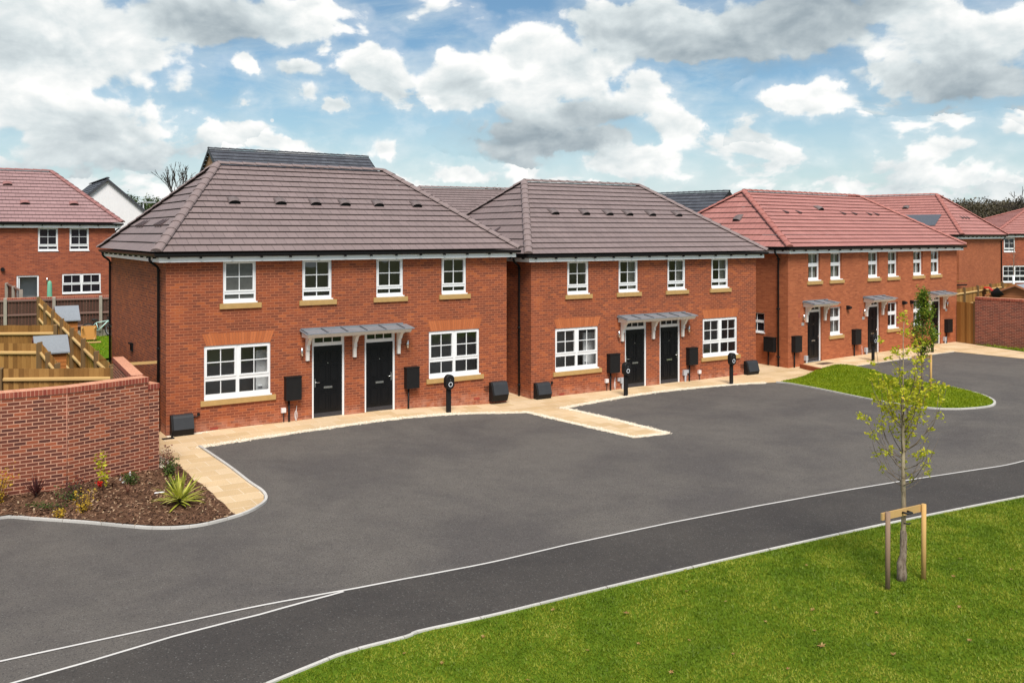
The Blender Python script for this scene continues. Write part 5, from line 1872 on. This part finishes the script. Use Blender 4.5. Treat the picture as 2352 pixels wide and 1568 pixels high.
f_, s_ = bush(12, .32, .38, 3, .05, .05, .05); plant('shrub', 'dark green twiggy shrub in front of the brick wall bend', 'shrub', -8.72, 18.05, f_, 'leaf_juniper', s_, group='shrubs in the planting bed')
f_, s_ = bush(9, .62, .18, 4, .055, .04, .3); plant('shrub', 'bronze-tipped upright shrub at the far corner of the bark bed', 'shrub', -7.62, 20.12, f_, 'leaf_bronze', s_, group='shrubs in the planting bed')
f_, s_ = bush(9, .34, .2, 6, .055, .05, .05); plant('shrub', 'small green leafy shrub below the bronze-tipped one', 'shrub', -7.55, 19.95, f_, 'leaf_juniper', s_, group='shrubs in the planting bed')
plant('grass_tuft', 'tuft of thin buff grass behind the yucca', 'plant', -7.18, 19.45, blades(40, .42, (.1, 1.1), .004, .5, .05), 'leaf_bronze')
f_, s_ = bush(9, .26, .16, 5, .05, .04, .05); plant('shrub', 'small olive shrub just left behind the yucca', 'shrub', -6.98, 18.75, f_, 'leaf_green', s_, group='shrubs in the planting bed')
plant('grass_tuft', 'tuft of dry brown grass in the middle of the bark bed', 'plant', -7.85, 18.55, blades(60, .26, (.2, 1.2), .003, .5, .05), 'leaf_bronze')
mb = MB(); mb.quad([(-.10, -.015, 0), (.10, .0, .02), (.10, .03, .03), (-.10, .02, .012)])
o = mb.build('plant_label', 'tag_white', None, (-7.22, 18.58, bz(-7.22, 18.58) + .03)); tag(o, 'white plant label lying on the bark beside the yucca', 'label')

# bark chips
n = 9000
x = rng.uniform(-11, -5.2, n); y = rng.uniform(16.4, 21.4, n)
k = inpoly(x, y, bed_poly); x, y = x[k], y[k]
z = np.array([bz(a, b) for a, b in zip(x, y)]) + .008
a = rng.uniform(0, 6.28, len(x)); L_ = rng.uniform(.012, .05, len(x)); W_ = rng.uniform(.006, .018, len(x)); tz_ = rng.uniform(-.02, .025, len(x))
v = np.empty((len(x), 4, 3)); c, s_ = np.cos(a), np.sin(a)
for i, (p, q) in enumerate(((-1, -1), (1, -1), (1, 1), (-1, 1))):
    v[:, i] = np.stack([x + c * L_ * p - s_ * W_ * q, y + s_ * L_ * p + c * W_ * q, z + tz_ * p + .004 * q], 1)
tag(npmesh('bark_mulch', v.reshape(-1, 3), 4, 'bark_chip'), kind='stuff')
# loose cream pebbles at the bed corner and beside walls
def pebbles(n, x0, x1, y0, y1, poly=None, s0=.012, s1=.03, zoff=.03):
    x = rng.uniform(x0, x1, n); y = rng.uniform(y0, y1, n)
    if poly: k = inpoly(x, y, poly); x, y = x[k], y[k]
    m = len(x); z = np.array([T(a, b) for a, b in zip(x, y)]) + zoff
    r_ = rng.uniform(s0, s1, m)
    C = np.stack([x, y, z], 1)
    faces = []
    for tri in range(4):
        a0 = tri * np.pi / 2; a1 = a0 + np.pi / 2
        j = rng.uniform(.8, 1.2, (m, 1))
        p0 = C + np.stack([np.cos(a0) * r_, np.sin(a0) * r_, 0 * r_], 1)
        p1 = C + np.stack([np.cos(a1) * r_, np.sin(a1) * r_, 0 * r_], 1)
        p2 = C + np.stack([0 * r_, 0 * r_, r_ * .8], 1)
        faces.append(np.stack([p0, p1, p2], 1))
    v = np.concatenate(faces, 0)
    return v.reshape(-1, 3)
pb_v = [pebbles(1300, -8.75, -7.6, 20.4, 22.0, [(-8.05, 20.55), (-7.7, 20.75), (-8.45, 21.75), (-8.7, 21.4)], zoff=.06)]
for pts_, wd_, zo in ((edge1, .11, .018), (edge2, .09, .02), (edge3, .10, .022)):
    idx = rng.integers(0, len(pts_), 2600)
    P_ = np.array(pts_)[idx] + rng.normal(0, wd_ * .7, (2600, 2))
    m = len(P_); z = np.array([T(a, b) for a, b in P_]) + zo - .005
    r_ = rng.uniform(.012, .026, m); C = np.stack([P_[:, 0], P_[:, 1], z], 1); fs = []
    for tri in range(4):
        a0 = tri * np.pi / 2 + .4; a1 = a0 + np.pi / 2
        fs.append(np.stack([C + np.stack([np.cos(a0) * r_, np.sin(a0) * r_, 0 * r_], 1), C + np.stack([np.cos(a1) * r_, np.sin(a1) * r_, 0 * r_], 1), C + np.stack([0 * r_, 0 * r_, r_ * .8], 1)], 1))
    pb_v.append(np.concatenate(fs, 0).reshape(-1, 3))
# along the feet of the house walls
for (X0, Y0, th, zb, L) in ((-9.164, 24.046, .5743, 0, 10.7), (.642, 30.385, .5624, -.18, 10.7)):
    m = 2600
    u = rng.uniform(0, L, m); vv = -np.abs(rng.normal(0, .07, m)) - .01
    k = ~(((u > 3.95) & (u < 5.1)) | ((u > 5.6) & (u < 6.75)))
    u, vv = u[k], vv[k]
    xx = X0 + u * math.cos(th) - vv * math.sin(th); yy = Y0 + u * math.sin(th) + vv * math.cos(th)
    z = np.array([T(a, b) for a, b in zip(xx, yy)]) + .012
    r_ = rng.uniform(.012, .026, len(u)); C = np.stack([xx, yy, z], 1); fs = []
    for tri in range(4):
        a0 = tri * np.pi / 2 + .4; a1 = a0 + np.pi / 2
        fs.append(np.stack([C + np.stack([np.cos(a0) * r_, np.sin(a0) * r_, 0 * r_], 1), C + np.stack([np.cos(a1) * r_, np.sin(a1) * r_, 0 * r_], 1), C + np.stack([0 * r_, 0 * r_, r_ * .8], 1)], 1))
    pb_v.append(np.concatenate(fs, 0).reshape(-1, 3))
tag(npmesh('gravel', np.concatenate(pb_v), 3, 'pebble'), kind='stuff')

# fallen leaves on the lawn
leaf0 = None
spots = [(4.14, 12.14, .10), (1.66, 13.18, .09), (.60, 13.30, .06), (3.2, 13.6, .05), (5.3, 13.2, .06), (2.4, 12.3, .05), (6.9, 15.2, .06), (7.6, 15.4, .07), (7.1, 14.6, .06), (8.2, 14.9, .07), (4.4, 13.3, .07), (3.6, 12.9, .05),
         (2.7, 14.0, .06), (1.0, 12.0, .05), (-.4, 12.4, .06), (-.9, 11.6, .05), (2.0, 11.4, .06), (3.5, 11.5, .05), (5.0, 11.9, .07), (6.2, 12.3, .06), (5.7, 14.7, .05), (4.9, 15.1, .05), (1.7, 12.2, .05), (.2, 11.2, .06), (6.6, 13.4, .06), (-1.4, 11.8, .05), (4.2, 12.6, .05), (2.9, 11.9, .05)]
for i, (x, y, s_) in enumerate(spots):
    if leaf0 is None:
        mb = MB()
        for k in range(5):
            a = k * 1.05 - 2.1
            tip = (math.cos(a) * .5, math.sin(a) * .5, .10 + .05 * (k % 2))
            mb.v += []
            l_, r_ = (math.cos(a - .45) * .26, math.sin(a - .45) * .26, .05), (math.cos(a + .45) * .26, math.sin(a + .45) * .26, .05)
            mb.quad([(0, 0, 0), l_, tip, r_])
        mb.tube([(0, 0, 0), (-.45, .05, .04)], .02, 4)
        o = leaf0 = mb.build('fallen_leaf', 'leaf_fallen')
    else:
        o = leaf0.copy(); COL.objects.link(o)
    o.location = (x, y, T(x, y) + .045); o.scale = (s_ * 1.3,) * 3; o.rotation_euler = (random.uniform(-.3, .3), random.uniform(-.3, .3), random.uniform(0, 6))
    tag(o, 'small brown fallen leaf lying on the front lawn', 'leaf', 'fallen leaves on the front lawn')


# ------------------------------------------------------------------ trees
def wob(p0, p1, n, amp):
    p0, p1 = Vector(p0), Vector(p1)
    pts = [p0.lerp(p1, i / n) for i in range(n + 1)]
    for i in range(1, n): pts[i] += Vector((random.gauss(0, amp), random.gauss(0, amp), random.gauss(0, amp * .4)))
    return pts


def sapling():
    random.seed(21)
    x, y = 6.25, 14.50
    root = empty('tree', (x, y, T(x, y)), 0, 'young yellow-leaved sapling tied between two stakes on the front lawn', 'tree')
    tb = MB()
    tr = [(0, 0, -.05), (-.01, 0, .25), (.0, 0, .6), (.01, .0, 1.2), (.0, .0, 1.8), (.0, .01, 2.4), (-.01, 0, 2.9), (.0, 0, 3.4), (.0, 0, 3.9), (.02, 0, 4.28)]
    tb.tube(tr[:9] + [tr[9]], [.045, .042, .038, .035, .031, .026, .019, .010, .006, .0035], 10)
    br = MB(); rough = MB()
    rough.tube([(-.03, 0, -.04), (-.02, 0, .12), (-.03, 0, .30), (.0, 0, .42), (.005, 0, .75), (.0, 0, .82)], [.075, .078, .07, .052, .054, .041], 12)
    cl = []
    specs = []
    for i in range(27):
        z0 = random.uniform(1.45, 2.75)
        a = i * 2.4 + random.uniform(-.3, .3)
        reach = random.uniform(.28, .66)
        top = z0 + random.uniform(.55, 1.15)
        if z0 < 1.8 and random.random() < .35: top = z0 + random.uniform(.2, .5)
        c, s_ = math.cos(a), math.sin(a)
        pts = [Vector((0, 0, z0)), Vector((c * reach * .45, s_ * reach * .45, z0 + (top - z0) * .22)), Vector((c * reach * .8, s_ * reach * .8, z0 + (top - z0) * .55)), Vector((c * reach, s_ * reach, top))]
        pts = spline([tuple(p) for p in pts], 3)
        pts = [(p[0] + random.gauss(0, .012), p[1] + random.gauss(0, .012), p[2]) for p in pts]
        br.tube(pts, list(np.linspace(.009, .0028, len(pts))), 5, caps=False)
        for k in range(3, len(pts)):
            if random.random() < (.24 + .34 * (k / len(pts)) if pts[k][2] < 2.25 else .78):
                p = pts[k]
                tw = (p[0] + random.gauss(0, .06), p[1] + random.gauss(0, .06), p[2] + random.uniform(.0, .09))
                br.tube([p, tw], .002, 3, caps=False)
                cl.append((tw, 15))
    for i in range(14):
        z0 = random.uniform(1.42, 2.1); a = i * 2.1; rr_ = random.uniform(.3, .62)
        br.tube(spline([(0, 0, z0), (math.cos(a) * rr_ * .5, math.sin(a) * rr_ * .5, z0 + .12), (math.cos(a) * rr_, math.sin(a) * rr_, z0 + random.uniform(.35, .8))], 3), list(np.linspace(.006, .002, 7)), 4, caps=False)
    for z in np.linspace(2.75, 3.5, 9):
        for _ in range(2):
            a = random.uniform(0, 6.28); rr_ = random.uniform(.12, .34); q = (math.cos(a) * rr_, math.sin(a) * rr_, z + .12)
            br.tube([(0, 0, z), q], .003, 4, caps=False); cl.append((q, 10))
    for z in (3.62, 3.70, 3.92, 3.98, 4.18, 4.24, 4.28):
        cl.append(((random.gauss(.02, .045), random.gauss(0, .05), z), 14))
    t_ = tb.build('trunk', 'bark_pale', root)
    rough.build('bark_base', 'bark_rough', t_)
    br.build('branches', 'bark_dark' if False else 'bark_rough', root)
    L_ = [leaves_at([c], int(n * 1.1), .036, .062, flat=.7) for c, n in cl]
    npmesh('crown', np.concatenate(L_), 4, 'leaf_yellow', root)


sapling()


def stakes(x0, y0, x1, y1, label, h=1.22, scale=1.0, fine=True):
    root = empty('tree_stakes', (x0, y0, T(x0, y0)), math.atan2(y1 - y0, x1 - x0), label, 'tree stakes', 'stake frames holding young trees')
    ln = math.dist((x0, y0), (x1, y1))
    r_ = .038
    for i, (x, mt) in enumerate(((0, 'stake_brown'), (ln, 'stake_pale'))):
        mb = MB()
        mb.tube([(x, 0, -.1), (x, 0, h * .5), (x + .005, 0, h)], [r_, r_, r_ * .97], 10)
        mb.build('stake', mt, root)
    mb = MB(); mb.box(-.08, ln + .0, .036, .066, h - .13, h - .02); mb.build('crossbar', 'timber_pale', root)
    mb = MB()
    cx = ln * .52
    mb.tube([(cx - .06, .03, h - .07), (cx - .05, -.05, h - .07), (cx + .05, -.06, h - .07), (cx + .06, .03, h - .07)], .018, 6)
    mb.tube([(cx - .045, .02, h - .24), (cx - .02, -.045, h - .24), (cx + .04, -.035, h - .24)], .012, 6)
    mb.build('tie', 'rubber', root)


stakes(5.85, 14.13, 6.60, 14.55, 'pair of timber stakes with crossbar holding the sapling on the front lawn')
stakes(13.72, 30.9, 14.40, 31.2, 'pair of timber stakes with crossbar holding the leafy tree on the lawn island', h=1.3)


def island_tree():
    random.seed(5)
    x, y = 14.02, 31.02
    root = empty('tree', (x, y, T(x, y)), 0, 'narrow leafy green tree on the lawn island in front of the terrace', 'tree')
    tb = MB()
    tb.tube([(0, 0, -.05), (0, 0, .7), (.01, 0, 1.5), (0, 0, 2.4), (.02, 0, 3.45)], [.045, .04, .034, .022, .006], 8)
    bb = MB()
    cs, cl = [], []
    for i in range(70):
        z = random.uniform(1.15, 3.2)
        R_ = .40 * max(.0, 1 - (z - 1.8) / 1.75) if z > 1.8 else .40 * (.45 + .55 * (z - 1.15) / .65)
        a = random.uniform(0, 6.28); r_ = max(.06, R_) * random.uniform(.35, 1.08)
        p = (math.cos(a) * r_ + .03, math.sin(a) * r_, z + .25)
        bb.tube([(0, 0, z - .15), (p[0] * .5, p[1] * .5, z), p], [.010, .007, .003], 4, caps=False)
        (cs if z > 1.75 or random.random() < .3 else cl).append(p)
    for z in np.linspace(2.9, 3.5, 6): cs.append((.02, 0, z))
    tb.build('trunk', 'bark_rough', root); bb.build('branches', 'bark_dark', root)
    npmesh('crown', leaves_at(cs, 62, (.082, .082, .085), .080), 4, 'leaf_green', root)
    npmesh('lower_leaves', leaves_at(cl, 12, (.08, .08, .07), .085), 4, 'leaf_yellow', root)
    mb = MB()
    n = 20
    mb.quad([(math.cos(i * 6.283 / n) * .42 * random.uniform(.9, 1.1), math.sin(i * 6.283 / n) * .42 * random.uniform(.9, 1.1), .035) for i in range(n)])
    mb.build('mulch_ring', 'mulch', root)


island_tree()


def bare_tree(label, x, y, h, spread, seed, levels=5, r0=.22, trunk=.35):
    random.seed(seed)
    root = empty('tree', (x, y, T(x, y)), 0, label, 'tree', 'bare trees on the skyline')
    tb = MB(); bb = MB()
    def grow(p, d, ln, r, lv):
        q = p + d * ln
        mid = p.lerp(q, .5) + Vector((random.gauss(0, .06), random.gauss(0, .06), 0)) * ln
        (tb if lv == levels else bb).tube([p, mid, q], [r, r * .85, r * .68], 6 if lv > 2 else 4, caps=False)
        if lv == 0: return
        k = random.choice((2, 3, 3)) if lv > 1 else random.choice((2, 3, 4))
        for _ in range(k):
            nd = (d + Vector((random.gauss(0, spread), random.gauss(0, spread), random.gauss(.12, .22)))).normalized()
            grow(q if random.random() < .6 else mid, nd, ln * random.uniform(.6, .85), max(r * .58, .026), lv - 1)
    grow(Vector((0, 0, 0)), Vector((0.02, 0, 1)), h * trunk, r0, levels)
    tb.build('trunk', 'bark_dark', root); bb.build('branches', 'bark_dark', root)
    return root


bare_tree('bare dark tree on the skyline left of the tall slate roof', -36.0, 100, 8.9, .26, 8, levels=6, trunk=.42, r0=.30)
bare_tree('bare dark tree reaching in at the right edge above the red roof', 54.0, 91, 12.6, .55, 13, levels=6, trunk=.36, r0=.26)


def leafy_tree(label, x, y, top, rad, seed, group='green trees on the skyline'):
    random.seed(seed)
    zb = T(x, y)
    root = empty('tree', (x, y, zb), 0, label, 'tree', group)
    h = top - zb
    mb = MB(); mb.tube([(0, 0, 0), (.1, 0, h * .4), (0, 0, h * .85)], [.2, .15, .04], 7)
    cs = []
    for i in range(60):
        a = random.uniform(0, 6.28); u = random.uniform(-1, 1); k = random.uniform(.5, 1)
        q = (math.cos(a) * rad * k * math.sqrt(1 - u * u) * random.uniform(.7, 1.1), math.sin(a) * rad * k * math.sqrt(1 - u * u), h - rad * 1.15 + u * rad * 1.1 * k)
        cs.append(q)
        if i % 4 == 0: mb.tube([(0, 0, h * .45), q], [.06, .015], 4, caps=False)
    mb.build('trunk', 'bark_dark', root)
    npmesh('crown', leaves_at(cs, 45, rad * .15, .26), 4, 'leaf_far', root)


leafy_tree('green tree on the skyline right beside the white gable', -46.6, 110, 10.3, 1.7, 1)
leafy_tree('green tree on the skyline in the middle of the group by the white gable', -44.6, 112, 9.9, 1.6, 2)
leafy_tree('green tree on the skyline nearest the tall slate roof, below the bare tree', -42.6, 109, 9.6, 1.8, 3)
leafy_tree('tree top just showing above the grey roof between the two pairs', -2.4, 110, 11.2, 2.0, 4)

# dense wood on the right horizon
cs = []
for i in range(5200):
    x = rng.uniform(58, 125); y = rng.uniform(148, 172)
    tp = 10.7 + .35 * math.sin(x * .37) + .35 * math.sin(x * .9 + 1) + .25 * math.sin(x * 2.3)
    z = tp - rng.uniform(0, 1) ** 1.3 * 7
    cs.append([x, y, z])
v1 = leaves_at(cs, 20, (.6, .9, .3), .42, flat=1.2, aspect=.55)
tag(npmesh('woodland', v1, 4, 'wood_far'), kind='stuff')
sap = empty('tree', (39.9, 72.2, T(39.9, 72.2)), 0, 'thin bare sapling with a white guard in front of the right-edge house', 'tree')
mb = MB(); mb.tube([(0, 0, 0), (0, 0, 1.5), (.05, 0, 4.2)], [.05, .04, .01], 6)
for i in range(10):
    z = 1.8 + i * .22; a = i * 2.4
    mb.tube([(0, 0, z), (math.cos(a) * .4, math.sin(a) * .4, z + .7)], [.012, .004], 4)
mb.build('trunk', 'bark_rough', sap)
mb = MB(); mb.tube([(0, 0, 0), (0, 0, 1.6)], .09, 8); mb.build('guard', 'white_upvc', sap)
# street lamp far left
sl_ = empty('street_lamp', (-32.6, 82.3, 1.2), 0, 'slim street lamp rising above the distant grey roof on the left', 'lamp')
sl_.location = (-32.9, 81, 1.2)
mb = MB(); mb.tube([(0, 0, 0), (0, 0, 7.0)], [.07, .05], 8); mb.build('pole', 'utility_grey', sl_)
mb = MB(); mb.box(0, 1.1, -.12, .12, 6.98, 7.08); mb.build('lamp_head', 'utility_grey', sl_)
